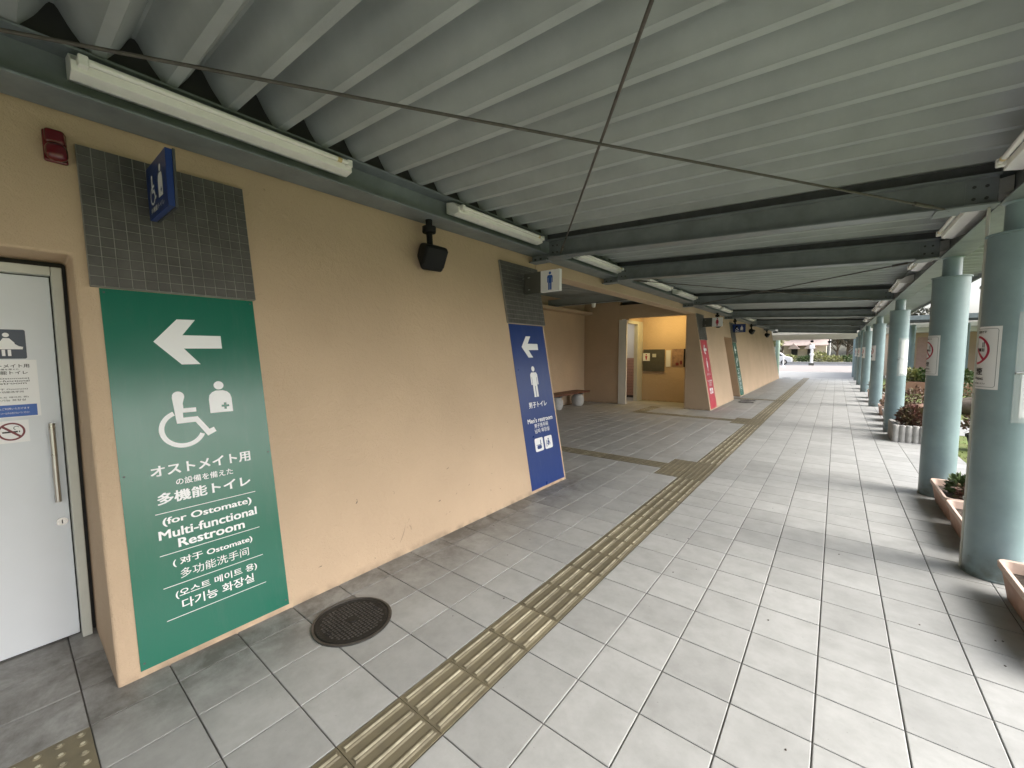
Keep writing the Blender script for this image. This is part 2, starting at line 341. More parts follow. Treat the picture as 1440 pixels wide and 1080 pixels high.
def poly(mb, pts, fr, w=.0012, mi=0):
    return mb.add([fr(u, v, w) for u, v in pts], [tuple(range(len(pts)))], mi)
def ring(mb, c, ro, ri, fr, a0=0, a1=360, w=.0012, mi=0, n=40, asp=1):
    vs = []; k = n
    for i in range(k+1):
        t = R(a0+(a1-a0)*i/k)
        vs.append(fr(c[0]+ro*asp*math.cos(t), c[1]+ro*math.sin(t), w)); vs.append(fr(c[0]+ri*asp*math.cos(t), c[1]+ri*math.sin(t), w))
    return mb.add(vs, [(2*i, 2*i+1, 2*i+3, 2*i+2) for i in range(k)], mi)
def disc(mb, c, r, fr, w=.0012, mi=0, n=24, asp=1):
    return mb.add([fr(c[0]+r*asp*math.cos(2*math.pi*i/n), c[1]+r*math.sin(2*math.pi*i/n), w) for i in range(n)], [tuple(range(n))], mi)
def rrect(mb, u0, u1, v0, v1, r, fr, w=.0012, mi=0, ru=None):
    ru = r if ru is None else ru; pts = []
    for cx, cy, a in ((u1-ru, v1-r, 0), (u0+ru, v1-r, 90), (u0+ru, v0+r, 180), (u1-ru, v0+r, 270)):
        for k in range(6): t = R(a+k*18); pts.append((cx+ru*math.cos(t), cy+r*math.sin(t)))
    return poly(mb, pts, fr, w, mi)
def rframe(mb, u0, u1, v0, v1, th, fr, w=.0012, mi=0, thu=None):
    thu = th if thu is None else thu
    for a in ((u0, u1, v1-th, v1), (u0, u1, v0, v0+th), (u0, u0+thu, v0+th, v1-th), (u1-thu, u1, v0+th, v1-th)):
        poly(mb, [(a[0], a[2]), (a[1], a[2]), (a[1], a[3]), (a[0], a[3])], fr, w, mi)
_tc = {}
def text(mb, s, u0, u1, v0, v1, fr, w=.0014, bold=.016, mi=0, res=3):
    """lettering emboldened by overlaying slightly shifted copies"""
    key = (s, res)
    if key not in _tc:
        c = bpy.data.curves.new('lettering', 'FONT'); c.body = s; c.size = 1; c.resolution_u = res; c.fill_mode = 'FRONT'
        o = bpy.data.objects.new('lettering', c); C.objects.link(o); bpy.context.view_layer.update()
        me = bpy.data.meshes.new_from_object(o.evaluated_get(bpy.context.evaluated_depsgraph_get()))
        _tc[key] = ([tuple(v.co) for v in me.vertices], [tuple(p.vertices) for p in me.polygons])
        bpy.data.objects.remove(o); bpy.data.curves.remove(c); bpy.data.meshes.remove(me)
    vs, fs = _tc[key]
    xs = [p[0] for p in vs]; ys = [p[1] for p in vs]; ax, bx, ay, by = min(xs), max(xs), min(ys), max(ys)
    sh = [(0, 0)] if bold < .005 else [(-bold, -bold*.6), (bold, -bold*.6), (-bold, bold*.6), (bold, bold*.6), (0, 0)]
    ku = (u1-u0)/(bx-ax+2*bold); kv = (v1-v0)/(by-ay+1.2*bold)
    for i, (dx, dy) in enumerate(sh):
        mb.add([fr(u0+(p[0]-ax+bold+dx)*ku, v0+(p[1]-ay+bold*.6+dy)*kv, w+.00012*i) for p in vs], fs, mi)
    return mb

# ================================================================== SETTING: grounds
def sheet(name, x0, x1, y0, y1, z, m, label=None):
    o = obj(name, MB().add([(x0,y0,z),(x1,y0,z),(x1,y1,z),(x0,y1,z)], [(0,1,2,3)]), m); tag(o, kind='structure'); return o
sheet('ground', -400, 400, -200, 700, -.09, 'earth')
sheet('lawn', 3.0, 60, -10, 31.5, -.055, 'grass')
lw = sheet('garden_path', 3.0, 30, 10.6, 13.2, -.045, 'palepave')
sheet('plaza', -40, 3.6, 38.6, 58, -.03, 'pinkpave')
sheet('forecourt', -40, 3.0, 29.4, 38.4, -.012, 'palepave')
sheet('road', -80, 80, 58.2, 66, -.05, 'asphalt')
kb = obj('kerb', MB().box(-40, 60, 38.4, 38.6, -.09, -.004), 'cream', bevel=.01); tag(kb, kind='structure')
kb = obj('kerb', MB().box(-80, 80, 66, 66.25, -.09, .22), 'conc', bevel=.01); tag(kb, kind='structure')
# hill: a low wooded rise, fading to the right
hm = MB(); nx, ny = 60, 14
for j in range(ny+1):
    for i in range(nx+1):
        x = -170+i*6; y = 135+j*14
        h = 26*min(1, j/7)*(1/(1+math.exp((x-22)/14)))+4*min(1, j/5)+random.uniform(-1, 1)*(j > 0)
        hm.v.append((x, y, h-.2))
for j in range(ny):
    for i in range(nx): a = j*(nx+1)+i; hm.f.append((a, a+1, a+nx+2, a+nx+1)); hm.m.append(0)
tag(obj('hill', hm, 'leaf_p', smooth=180), kind='structure')

# ================================================================== walkway floor of tiles
wk = obj('walkway', MB().box(-5.0, 3.0, -8, 29.4, -.09, -.0065), 'grout'); tag(wk, kind='structure')
def tilemesh():
    b = .0032; g = .0028; h = .15; mb = MB(); z0 = -.012
    o = [(-h+g,-h+g),(h-g,-h+g),(h-g,h-g),(-h+g,h-g)]; i_ = [(-h+g+b,-h+g+b),(h-g-b,-h+g+b),(h-g-b,h-g-b),(-h+g+b,h-g-b)]
    vs = [(x,y,z0) for x,y in o]+[(x,y,-.0016) for x,y in o]+[(x,y,0) for x,y in i_]
    mb.add(vs, [(0,1,5,4),(1,2,6,5),(2,3,7,6),(3,0,4,7),(4,5,9,8),(5,6,10,9),(6,7,11,10),(7,4,8,11),(8,9,10,11)])
    return mb
TMB = tilemesh(); TME = TMB.mesh('tile', [MT['tile']])
xe = [-1.215, -.915, -.612, -.309, -.003]
cols = [(xe[i], xe[i+1]) for i in range(4)] + [(.294+.3*k, .594+.3*k) for k in range(9)]
alc = [(-1.215-.3*(k+1), -1.215-.3*k) for k in range(12)]
def tact_cell(x, y):
    if 0 < x < .29 and -1.2 < y < 29.4: return True
    if -.312 < x < 0 and 4.5 < y < 5.4: return True
    if -4.8 < x < -.31 and 4.8 < y < 5.1: return True
    if -.312 < x < 0 and 9.3 < y < 10.2: return True
    if -2.7 < x < -.31 and 9.6 < y < 9.9: return True
    if -2.72 < x < -2.41 and 9.9 < y < 11.1: return True
    if -1.5 < x < 0 and 14.7 < y < 15.0: return True
    if -.915 < x < 0 and -.9 < y < -.6: return True
    return False
def px(p):
    d = Vector(p)-CAM; z = d.dot(_f)
    return None if z < .05 else (720+FPX*d.dot(_r)/z, 540-FPX*d.dot(_u)/z, z)
cells = []
for (a, b) in cols + alc + [(-.003, .294)]:
    for k in range(-27, 98):
        y0, y1 = .3*k, .3*k+.3; x = (a+b)/2; y = (y0+y1)/2
        if x < -1.215 and not (3.3 < y < 12.9 or (-1.8 < y < -.3 and x > -1.9) or (14.1 < y < 15.7 and x > -1.9)): continue
        if x < -4.0 and y > 11.4: continue
        if tact_cell(x, y): continue
        q = px((x, y, 0)); ar = 0
        if q and -60 < q[0] < 1500 and q[1] < 1160: ar = 1/(q[2]**3)
        cells.append((ar, a, b, y0, y1))
cells.sort(key=lambda c: -c[0])
fld = MB()
for n_, (ar, a, b, y0, y1) in enumerate(cells):
    cx, cy = (a+b)/2, (y0+y1)/2; dz = random.uniform(-.0007, .0003); sx = (b-a)/.3
    if n_ < 298: inst('tile', TME, (cx, cy, dz), wk, sc=(sx, 1, 1))
    else: fld.add([(cx+v[0]*sx, cy+v[1], v[2]+dz) for v in TMB.v], TMB.f)
tag(obj('tile_field', fld, 'tile', wk), kind='stuff')

# ---- tactile paving
tp = thing('tactile_paving', (.1455, 0, 0), 'olive tactile guide strip of ridged and dotted tiles running down the grey tiled walkway', 'tactile paving')
def bar_mesh():
    mb = MB().box(-.1485, .1485, -.1485, .1485, -.012, .0005)
    for k in range(4):
        x = -.1125+.075*k
        pr = [(-.0185, .0005), (-.0125, .0048), (.0125, .0048), (.0185, .0005)]
        y0, y1 = -.136, .136
        mb.hexa([(x-.0185,y0-.004,.0004),(x+.0185,y0-.004,.0004),(x+.0185,y1+.004,.0004),(x-.0185,y1+.004,.0004),(x-.012,y0,.005),(x+.012,y0,.005),(x+.012,y1,.005),(x-.012,y1,.005)])
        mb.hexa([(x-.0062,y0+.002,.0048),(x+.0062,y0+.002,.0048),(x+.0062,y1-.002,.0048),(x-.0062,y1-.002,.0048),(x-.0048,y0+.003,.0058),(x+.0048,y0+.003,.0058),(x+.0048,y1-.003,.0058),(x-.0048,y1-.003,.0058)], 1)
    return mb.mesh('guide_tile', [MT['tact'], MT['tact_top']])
def dot_mesh():
    mb = MB().box(-.1485, .1485, -.1485, .1485, -.012, .0005)
    for i in range(5):
        for j in range(5):
            c = (-.12+.06*i, -.12+.06*j, 0)
            mb.lathe([(.0145, .0004), (.0105, .0046)], c, 8)
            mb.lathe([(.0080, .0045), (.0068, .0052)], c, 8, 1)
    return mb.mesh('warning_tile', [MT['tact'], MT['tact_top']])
BM_, DM_ = bar_mesh(), dot_mesh()
def dotzone(y): return 4.5 < y < 5.4 or 9.3 < y < 10.2 or 14.7 < y < 15.0 or -.9 < y < -.6
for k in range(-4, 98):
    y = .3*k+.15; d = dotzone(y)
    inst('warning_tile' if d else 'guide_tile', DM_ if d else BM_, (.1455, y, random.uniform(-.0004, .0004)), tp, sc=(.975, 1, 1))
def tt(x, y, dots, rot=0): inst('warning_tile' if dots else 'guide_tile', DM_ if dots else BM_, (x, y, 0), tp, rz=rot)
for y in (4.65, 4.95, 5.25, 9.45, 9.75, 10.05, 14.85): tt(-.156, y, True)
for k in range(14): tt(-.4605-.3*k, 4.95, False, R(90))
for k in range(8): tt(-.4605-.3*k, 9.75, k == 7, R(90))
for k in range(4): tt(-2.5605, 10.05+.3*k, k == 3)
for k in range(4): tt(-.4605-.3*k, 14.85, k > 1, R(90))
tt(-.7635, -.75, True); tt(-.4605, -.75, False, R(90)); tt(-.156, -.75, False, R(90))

lt = MB(); rnd = random.Random(19)
for _ in range(46):
    x, y = rnd.uniform(-1.0, 2.4), abs(rnd.gauss(0, 3.2))-.6; r = rnd.uniform(.0022, .0055); a0 = rnd.uniform(0, 6.28)
    lt.add([(x+r*rnd.uniform(.7, 1.3)*math.cos(a0+1.047*i), y+1.5*r*math.sin(a0+1.047*i), .0012) for i in range(6)]+[(x, y, .0012+r*.45)], [(i, (i+1) % 6, 6) for i in range(6)])
tag(obj('litter', lt, 'soil', org=(0, 0, 0)), 'scattered small dark specks of dirt and leaf crumbs on the tiles', 'litter', kind='stuff')
# ---- manhole covers
def manhole(loc, label):
    t = thing('manhole_cover', loc, label, 'manhole cover', 'round iron manhole covers by the wall')
    obj('frame_ring', MB().lathe([(.222, -.002), (.224, .005), (.220, .0085), (.209, .0085), (.2065, .001)], loc, 56), 'iron_worn', t, smooth=40)
    mb = MB().lathe([(.203, -.002), (.203, .0062), (.198, .0082), (.186, .0082), (.184, .0058)], loc, 56)
    rnd = random.Random(3)
    for i in range(-9, 10):
        for j in range(-9, 10):
            x, y = i*.0195+rnd.uniform(-.002, .002), j*.0195+rnd.uniform(-.002, .002)
            if math.hypot(x, y) < .172 and math.hypot(x, y) > .03:
                mb.lathe([(.0072, .005), (.0058, .0088)], (loc[0]+x, loc[1]+y, loc[2]), 5, 1)
    obj('lid', mb, ['iron', 'iron_worn'], t)
    obj('lid_centre', MB().lathe([(.026, .004), (.024, .0085), (.012, .0095)], loc, 20), 'iron', t, smooth=40)
    for s in (-1, 1): obj('lifting_hole', MB().lathe([(.016, .005), (.016, .0088), (.009, .0088), (.008, .006)], (loc[0]+.01, loc[1]+s*.15, 0), 14), 'rubber', t)
    return t
mh = manhole((-.672, .462, 0), 'round black cast iron manhole cover between the green sign and the tactile strip')
dup(mh, (-.66, 13.75, 0), 'round dark manhole cover beyond the red sign, left of the tactile strip')
dup(mh, (-.70, 14.35, 0), 'dark manhole cover before the far doorway, next to the second green sign')
dup(mh, (-.80, 28.6, 0), 'far dark manhole cover at the end of the long orange wall')

# ================================================================== stucco walls
def batter(name, outline, xback, label, bev=.014):
    t = MB(); n = len(outline)
    vs = [(-1.09-K*z, y, z) for y, z in outline] + [(xback, y, z) for y, z in outline]
    fs = [tuple(range(n)), tuple(range(2*n-1, n-1, -1))] + [(i, n+i, n+(i+1) % n, (i+1) % n) for i in range(n)]
    t.add(vs, fs); o = obj(name, t, 'stucco', org=(xback, outline[0][0], 0), bevel=bev, seg=3)
    return tag(o, label, 'wall')
ZT = 2.995
batter('stucco_wall', [(-.49, -.05), (3.60, -.05), (3.60, ZT), (-8, ZT), (-8, -.05), (-1.55, -.05), (-1.55, 2.065), (-.49, 2.065)], -1.80,
       'leaning orange stucco wall in the foreground carrying the green and blue signs')
batter('stucco_wall', [(11.1, -.05), (14.3, -.05), (14.3, 2.08), (15.5, 2.08), (15.5, -.05), (27.9, -.05), (27.9, ZT), (11.1, ZT)], -1.78,
       'long leaning orange stucco wall beyond the alcove, carrying the red sign')
sc = MB(); rnd = random.Random(23)
def scuff(y, v, L_, a, w):
    P = []; k = 6
    for i in range(k+1): t = i/k; P.append((y+L_*t*math.cos(a)+.012*math.sin(3*t), v+L_*t*math.sin(a), w*(math.sin(math.pi*min(1, t+.08))+.15)))
    for i in range(k): sc.add([wallf(P[i][0], P[i][1]-P[i][2], .0007), wallf(P[i+1][0], P[i+1][1]-P[i+1][2], .0007), wallf(P[i+1][0], P[i+1][1]+P[i+1][2], .0007), wallf(P[i][0], P[i][1]+P[i][2], .0007)], [(0, 1, 2, 3)])
scuff(1.12, .10, .16, R(62), .003); scuff(.80, .50, .03, R(80), .006); scuff(2.32, .62, .05, R(85), .003); scuff(1.55, .30, .02, R(20), .004)
for _ in range(16): scuff(rnd.uniform(.35, 2.8), abs(rnd.gauss(.1, .35))+.04, rnd.uniform(.008, .03), rnd.uniform(0, 3.1), rnd.uniform(.001, .0025))
tag(obj('scuff_marks', sc, mat('scuff', (.17, .14, .11), .8), bpy.data.objects['stucco_wall']), kind='stuff')
# lintel over the alcove opening
mb = MB(); zb, zt = 2.62, ZT
mb.hexa([(-1.09-K*zb, 3.603, zb), (-1.09-K*zb, 11.097, zb), (-1.80, 11.097, zb), (-1.80, 3.603, zb), (-1.09-K*zt, 3.603, zt), (-1.09-K*zt, 11.097, zt), (-1.80, 11.097, zt), (-1.80, 3.603, zt)])
tag(obj('stucco_lintel', mb, 'stucco', org=(-1.8, 3.6, 2.62), bevel=.01), 'orange stucco beam spanning the open alcove between the two leaning walls', 'beam')
def wall(name, bx, label, m='stucco', bev=.008):
    mb = MB()
    for b in bx: mb.box(*b)
    return tag(obj(name, mb, m, org=(bx[0][0], bx[0][2], 0), bevel=bev), label, 'wall')
ZR = 3.16
wall('alcove_wall', [(-5.1, -1.802, 3.40, 3.60, -.05, 3.0)], 'stucco wall closing the near side of the open alcove, behind the blue sign')
wall('alcove_wall', [(-5.1, -4.9, 3.603, 11.097, -.05, ZR)], 'pale orange alcove wall behind the wooden bench')
wall('alcove_wall', [(-5.1, -3.72, 11.1, 11.3, -.05, ZR), (-3.72, -1.782, 11.1, 11.3, 2.60, 3.0)], 'shaded brown stucco wall beside the lit restroom entrance')
wall('recess_wall', [(-3.5, -1.783, 12.42, 12.6, -.05, 3.0)], 'yellow lit back wall of the restroom entrance with notice boards')
wall('restroom_wall', [(-6.5, -3.502, 13.0, 13.15, 1.38, 2.9)], 'white upper wall seen through the restroom doorway', 'interior_w')
pk = thing('tiled_wainscot', (-6.5, 13.0, 0), 'pink tiled lower wall seen through the restroom doorway', 'wall')
obj('backing', MB().box(-6.5, -3.502, 13.0, 13.15, -.05, 1.378), 'grout', pk)
mb = MB()
for i in range(30):
    for j in range(13): mb.box(-6.5+.1*i+.003, -6.5+.1*i+.097, 12.992, 13.0, .1*j+.083, .1*j+.177)
tag(obj('tile_field', mb, 'interior_p', pk), kind='stuff')
wall('recess_soffit', [(-6.5, -1.783, 11.303, 13.15, 2.86, 2.98)], 'ceiling slab over the restroom entrance', 'cream')
wall('restroom_wall', [(-6.65, -6.5, 11.3, 13.15, -.05, 2.86)], 'plain white side wall inside the restroom', 'interior_w')
wall('rear_wall', [(-9, -5.12, -8, 28, -.05, 3.45)], 'unseen rear block added behind the alcove to shut out sky light')  # out of view, added to keep sky light from leaking under the deck
wall('rear_wall', [(-1.98, -1.785, 12.605, 27.9, -.05, 2.99)], 'inner wall behind the far door and long orange wall')
sheet('restroom_floor', -6.5, -1.79, 11.4, 13.0, .004, 'palepave')

# restroom doorway frame on the left side of the lit recess
rd = thing('door_frame', (-3.5, 11.1, 0), 'cream steel frame of the restroom doorway at the left of the lit recess', 'door frame')
obj('jamb', MB().box(-3.718, -3.47, 11.06, 11.13, 0, 2.56), 'cream', rd, bevel=.006)
obj('jamb', MB().box(-3.60, -3.48, 11.98, 12.415, 0, 2.56), 'frame', rd, bevel=.006)
obj('head', MB().box(-3.62, -3.47, 11.132, 11.978, 2.46, 2.56), 'frame', rd, bevel=.006)
obj('overpanel', MB().box(-3.60, -3.50, 11.302, 12.415, 2.563, 2.858), 'stucco', rd)
# lit lamp over the recess
lm = thing('ceiling_lamp', (-2.5, 11.5, 2.86), 'lit warm tube lamp hidden above the restroom entrance opening', 'lamp')
obj('housing', MB().box(-3.1, -1.95, 11.46, 11.54, 2.82, 2.858), 'white_paint', lm, bevel=.004)
obj('tube', MB().tube((-3.05, 11.5, 2.80), (-2.0, 11.5, 2.80), .014), 'lampglow', lm, smooth=60)
la = bpy.data.lights.new('recess lamp', 'AREA'); la.shape = 'RECTANGLE'; la.size = 1.05; la.size_y = .05; la.energy = 6; la.color = (1, .74, .27)
lo = bpy.data.objects.new('recess_lamp_light', la); C.objects.link(lo); lo.location = (-2.5, 11.52, 2.78); lo.rotation_euler = (R(25), 0, 0)
lb = bpy.data.lights.new('restroom lamp', 'AREA'); lb.size = .6; lb.energy = 4; lb.color = (1, .95, .85)
lo2 = bpy.data.objects.new('restroom_lamp_light', lb); C.objects.link(lo2); lo2.location = (-4.6, 12.1, 2.8)
lm2 = thing('ceiling_lamp', (-4.6, 12.1, 2.86), 'square white ceiling lamp lighting the restroom interior', 'lamp')
obj('diffuser', MB().box(-4.9, -4.3, 11.8, 12.4, 2.815, 2.855), 'white_paint', lm2, bevel=.006)

# notice boards on the recess back wall
F = planey(12.42)
nb = thing('notice_board', (-3.1, 12.42, .97), 'dark grey board with a small white sign on the lit recess wall', 'notice board')
obj('panel', MB().box(-3.44, -2.76, 12.37, 12.418, .97, 1.67), 'board', nb, bevel=.006)
obj('small_sign', MB().box(-3.45, -3.22, 12.355, 12.368, 1.30, 1.55), 'white', nb)
mb = MB(); FF = planey(12.355); disc(mb, (-3.335, 1.50), .022, FF); poly(mb, [(-3.37, 1.46), (-3.30, 1.46), (-3.31, 1.40), (-3.325, 1.33), (-3.345, 1.33), (-3.36, 1.40)], FF)
obj('woman_pictogram', mb, 'redp', nb)
obj('label_plate', MB().box(-3.14, -3.02, 12.36, 12.369, 1.42, 1.53), 'frame', nb)
t = obj('paper_notice', MB().box(-2.72, -2.58, 12.405, 12.418, 1.12, 1.64), 'paper', org=(-2.65, 12.42, 1.12)); tag(t, 'tall white paper between the grey board and the brown poster', 'notice')
ps = thing('poster', (-2.35, 12.42, 1.12), 'brownish poster with dark photos at the right of the lit recess wall', 'poster')
obj('sheet', MB().box(-2.54, -2.20, 12.408, 12.418, 1.12, 1.68), 'poster', ps)
obj('photo', MB().box(-2.42, -2.33, 12.402, 12.4075, 1.17, 1.25), 'dkredp', ps); obj('photo', MB().box(-2.29, -2.23, 12.402, 12.4075, 1.20, 1.31), 'dkredp', ps)
tag(obj('narrow_box', MB().box(-2.17, -2.12, 12.34, 12.418, 1.12, 1.68), 'blackp', org=(-2.15, 12.42, 1.12), bevel=.004), 'narrow dark box on the wall at the right edge of the lit recess', 'box')

# bench
bn = thing('bench', (-4.5, 9.5, 0), 'brown wooden bench on rounded stone feet against the alcove wall', 'bench')
for k in range(3): obj('slat', MB().box(-4.86+.165*k, -4.86+.165*k+.155, 8.35, 10.5, .375, .425), 'wood', bn, bevel=.006)
for y in (8.85, 10.05):
    f = obj('foot', MB().lathe([(.13, 0), (.17, .05), (.19, .14), (.18, .24), (.13, .33), (.08, .345)], (-4.55, y, 0), 24), 'pot_conc', bn, smooth=50)
    obj('bearer', MB().box(-4.86, -4.38, y-.05, y+.05, .345, .3745), 'steel_dark', bn)

# far side things in the alcove
ab = thing('alcove_beam', (-3.2, 9.0, 2.86), 'grey steel beam crossing the alcove ceiling with a small white lamp', 'beam')
obj('web', MB().box(-4.9, -1.81, 8.96, 9.04, 2.872, 3.046), 'deck', ab, bevel=.004)
obj('flange', MB().box(-4.9, -1.81, 8.92, 9.08, 2.855, 2.870), 'steel', ab)
l_ = obj('lamp_base', MB().lathe([(.03, 2.75), (.05, 2.77), (.05, 2.83), (.06, 2.854)], (-3.5, 8.98, 0), 14), 'white_paint', ab, smooth=50)
tag(obj('soffit_band', MB().box(-4.898, -4.62, 3.62, 11.09, 2.76, 2.852), 'stucco', org=(-4.75, 3.6, 2.55), bevel=.01), 'stucco ledge along the top of the alcove wall above the bench', 'ledge')

# ================================================================== canopy
cn = thing('canopy', (0, 3.5, 2.5), 'long grey steel canopy with ribbed roof over the walkway', 'canopy')
def deck_z(x): return 2.94-.045*x
def ribprof():
    P = []; p = .275; h = .178; flat = .048
    for k in range(-29, 104):
        yc = .193+.275*k
        P += [(yc-flat/2, 0), (yc+flat/2, 0)]
        w = p-flat
        for q, z in ((0.04, 0.11), (0.1, 0.22), (0.17, 0.34), (0.24, 0.47), (0.3, 0.6), (0.36, 0.75), (0.42, 0.9), (0.47, 0.98), (0.53, 0.98), (0.58, 0.9), (0.64, 0.75), (0.7, 0.6), (0.76, 0.47), (0.83, 0.34), (0.9, 0.22), (0.96, 0.11)): P.append((yc+flat/2+w*q, z*h))
    return P
pr = ribprof(); mb = MB(); xs = [-5.2, 3.25]
for x in xs: mb.v += [(x, y, deck_z(x)+z) for y, z in pr]
n_ = len(pr)
for i in range(n_-1): mb.f.append((i, i+1, n_+i+1, n_+i)); mb.m.append(0)
obj('roof_deck', mb, 'deck', cn, smooth=20)
mb = MB(); mb.hexa([(-5.2, -8, deck_z(-5.2)+.185), (3.25, -8, deck_z(3.25)+.185), (3.25, 28.6, deck_z(3.25)+.185), (-5.2, 28.6, deck_z(-5.2)+.185), (-5.2, -8, deck_z(-5.2)+.20), (3.25, -8, deck_z(3.25)+.20), (3.25, 28.6, deck_z(3.25)+.20), (-5.2, 28.6, deck_z(-5.2)+.20)])
obj('roof_top', mb, 'deck', cn)
obj('eaves_fascia', MB().box(3.252, 3.275, -8, 28.6, 2.74, 3.0), 'steel', cn)
def hbeam_y(x0, x1, z0, z1, y0, y1, mi=0, tf=.012, tw=.01):
    xc = (x0+x1)/2; mb = MB()
    mb.box(x0, x1, y0, y1, z0, z0+tf); mb.box(x0, x1, y0, y1, z1-tf, z1); mb.box(xc-tw/2, xc+tw/2, y0, y1, z0+tf, z1-tf)
    return mb
BY = [-5.9, -1.15, 3.53, 5.55, 10.0, 14.8, 20.1, 24.4, 28.35]
for i in range(len(BY)-1):
    y0, y1 = BY[i]+.004, BY[i+1]-.004
    obj('edge_beam', hbeam_y(-1.56, -1.31, 2.78, 2.995, y0, y1), 'steel', cn, bevel=.002)
    obj('edge_beam', hbeam_y(2.32, 2.52, 2.55, 2.80, y0, y1), 'steel', cn)
    obj('deck_support', MB().box(2.38, 2.46, y0, y1, 2.802, 2.832), 'steel_dark', cn)
zb0 = lambda x: 2.55+(2.3-x)*.05
for Y in BY:
    x0, x1 = -1.30, 2.315; mb = MB(); w = .075; D = .205
    def slab(ya, yb, za, zb_): mb.hexa([(x0,ya,zb0(x0)+za),(x1,ya,zb0(x1)+za),(x1,yb,zb0(x1)+za),(x0,yb,zb0(x0)+za),(x0,ya,zb0(x0)+zb_),(x1,ya,zb0(x1)+zb_),(x1,yb,zb0(x1)+zb_),(x0,yb,zb0(x0)+zb_)])
    slab(Y-w, Y+w, 0, .011); slab(Y-w, Y+w, D-.011, D); slab(Y-.005, Y+.005, .011, D-.011)
    obj('main_beam', mb, 'steel', cn)
    mb = MB(); slab(Y-.04, Y+.04, D+.001, .275); obj('deck_support', mb, 'steel_dark', cn)
    obj('wall_bracket', MB().box(-1.552, -1.302, Y-.075, Y+.075, 2.695, 2.707).box(-1.552, -1.31, Y-.006, Y+.006, 2.707, 2.779), 'steel', cn)
    for xx in (-1.5, -1.42): obj('bolt', MB().tube((xx, Y-.02, 2.735), (xx, Y-.008, 2.735), .014, n=6), 'steel_dark', cn)
    for (xx, zz) in ((-1.24, .06), (-1.24, .14), (-1.18, .06), (-1.18, .14), (2.26, .06), (2.26, .14), (2.20, .06), (2.20, .14)):
        z = zb0(xx)+zz; obj('bolt', MB().tube((xx, Y-.005, z), (xx, Y-.017, z), .011, n=6), 'steel_dark', cn)
    obj('splice_plate', MB().box(2.16, 2.312, Y-.011, Y-.0055, zb0(2.2)+.03, zb0(2.2)+.175), 'steel', cn)
    obj('splice_plate', MB().box(-1.295, -1.14, Y-.011, Y-.0055, zb0(-1.2)+.03, zb0(-1.2)+.175), 'steel', cn)
def rod(a, b, r=.0075):
    obj('tie_rod', MB().tube(a, b, r, n=8), 'cable', cn, smooth=60)
    for p, q in ((a, b), (b, a)):
        d = (Vector(q)-Vector(p)).normalized(); p = Vector(p)
        obj('turnbuckle', MB().tube(p+d*.18, p+d*.36, .014, n=8), 'cable', cn, smooth=60)
for (ya, yb) in ((-1.15, 3.53), (5.55, 10.0), (14.8, 20.1)):
    rod((-1.16, ya+.02, zb0(-1.16)+.005), (2.08, yb-.06, zb0(2.08)-.006)); rod((2.2, ya+.08, zb0(2.2)+.012), (-1.10, yb-.07, zb0(-1.1)+.022))
    for (x, y) in ((-1.16, ya), (2.08, yb), (2.2, ya), (-1.1, yb)):
        obj('gusset', MB().box(x-.07, x+.07, y-.11, y+.11, zb0(x)-.012, zb0(x)-.002), 'steel', cn)
obj('rib_gap_shade', MB().box(-1.375, -1.365, -8, 28.5, 2.997, 3.18), 'dark', cn)  # dark plate standing in for the shade inside the open rib ends
# closing pieces at the far end of the roof
tag(obj('far_fascia', MB().box(-3.2, 3.2, 28.9, 29.1, 2.27, 2.60), 'cream', org=(0, 29, 2.3), bevel=.01), 'pale fascia beam crossing the far end of the walkway', 'beam')
tag(obj('gable_panel', MB().box(-5.2, 3.2, 29.102, 29.15, 2.50, 3.3), 'cream', org=(0, 29.1, 2.5)), 'pale panel closing the roof above the far end of the walkway', 'panel')
for i, (x, y, z) in enumerate([(.35, 28.8, 2.2), (1.15, 28.8, 2.16)]):
    sp = thing('security_camera', (x, y, z), ['small dark camera hanging left under the far fascia', 'small dark camera hanging right under the far fascia'][i], 'camera', 'cameras under the far fascia')
    obj('mount', MB().tube((x, y, z), (x, y, 2.268), .02), 'blackp', sp); obj('body', MB().lathe([(.05, -.10), (.08, -.06), (.08, 0), (.04, .02)], (x, y, z), 14), 'blackp', sp, smooth=50)

# columns
CY = [-1.15, 3.50, 5.56, 10.03, 14.80, 20.2, 24.4, 28.2, 32.0]
clab = ['teal column behind the viewer', 'nearest teal round column with a white no smoking notice and papers taped to its side',
        'second nearest teal round column, with a no smoking notice and planters at its foot', 'teal round column behind the grey log planter, with white papers on its right side',
        'teal round column just past the log planter column', 'fifth teal round column down the walkway, with a white notice on its left', 'teal column near the far end, left of which hangs a white notice',
        'last but one teal column at the far end of the walkway', 'last grey teal column at the far end of the walkway']
def column(x, y, R_=.142):
    t = thing('column', (x, y, 0), '', 'column', 'teal round columns carrying the canopy')
    obj('shaft', MB().lathe([(R_+.004, 0), (R_+.004, .012), (R_, .016), (R_, 1.2), (R_, 2.335)], (x, y, 0), 48), 'column', t, smooth=40)
    obj('cap_plate', MB().lathe([(R_+.012, 2.336), (R_+.012, 2.346)], (x, y, 0), 48), 'column', t, smooth=40)
    obj('neck', MB().lathe([(.080, 2.347), (.074, 2.36), (.074, 2.535), (.09, 2.548)], (x, y, 0), 32), 'column', t, smooth=40)
    return t
c0 = column(2.42, CY[0]); c0['label'] = clab[0]
for y, l in zip(CY[1:], clab[1:]): dup(c0, (2.42, y, 0), l)

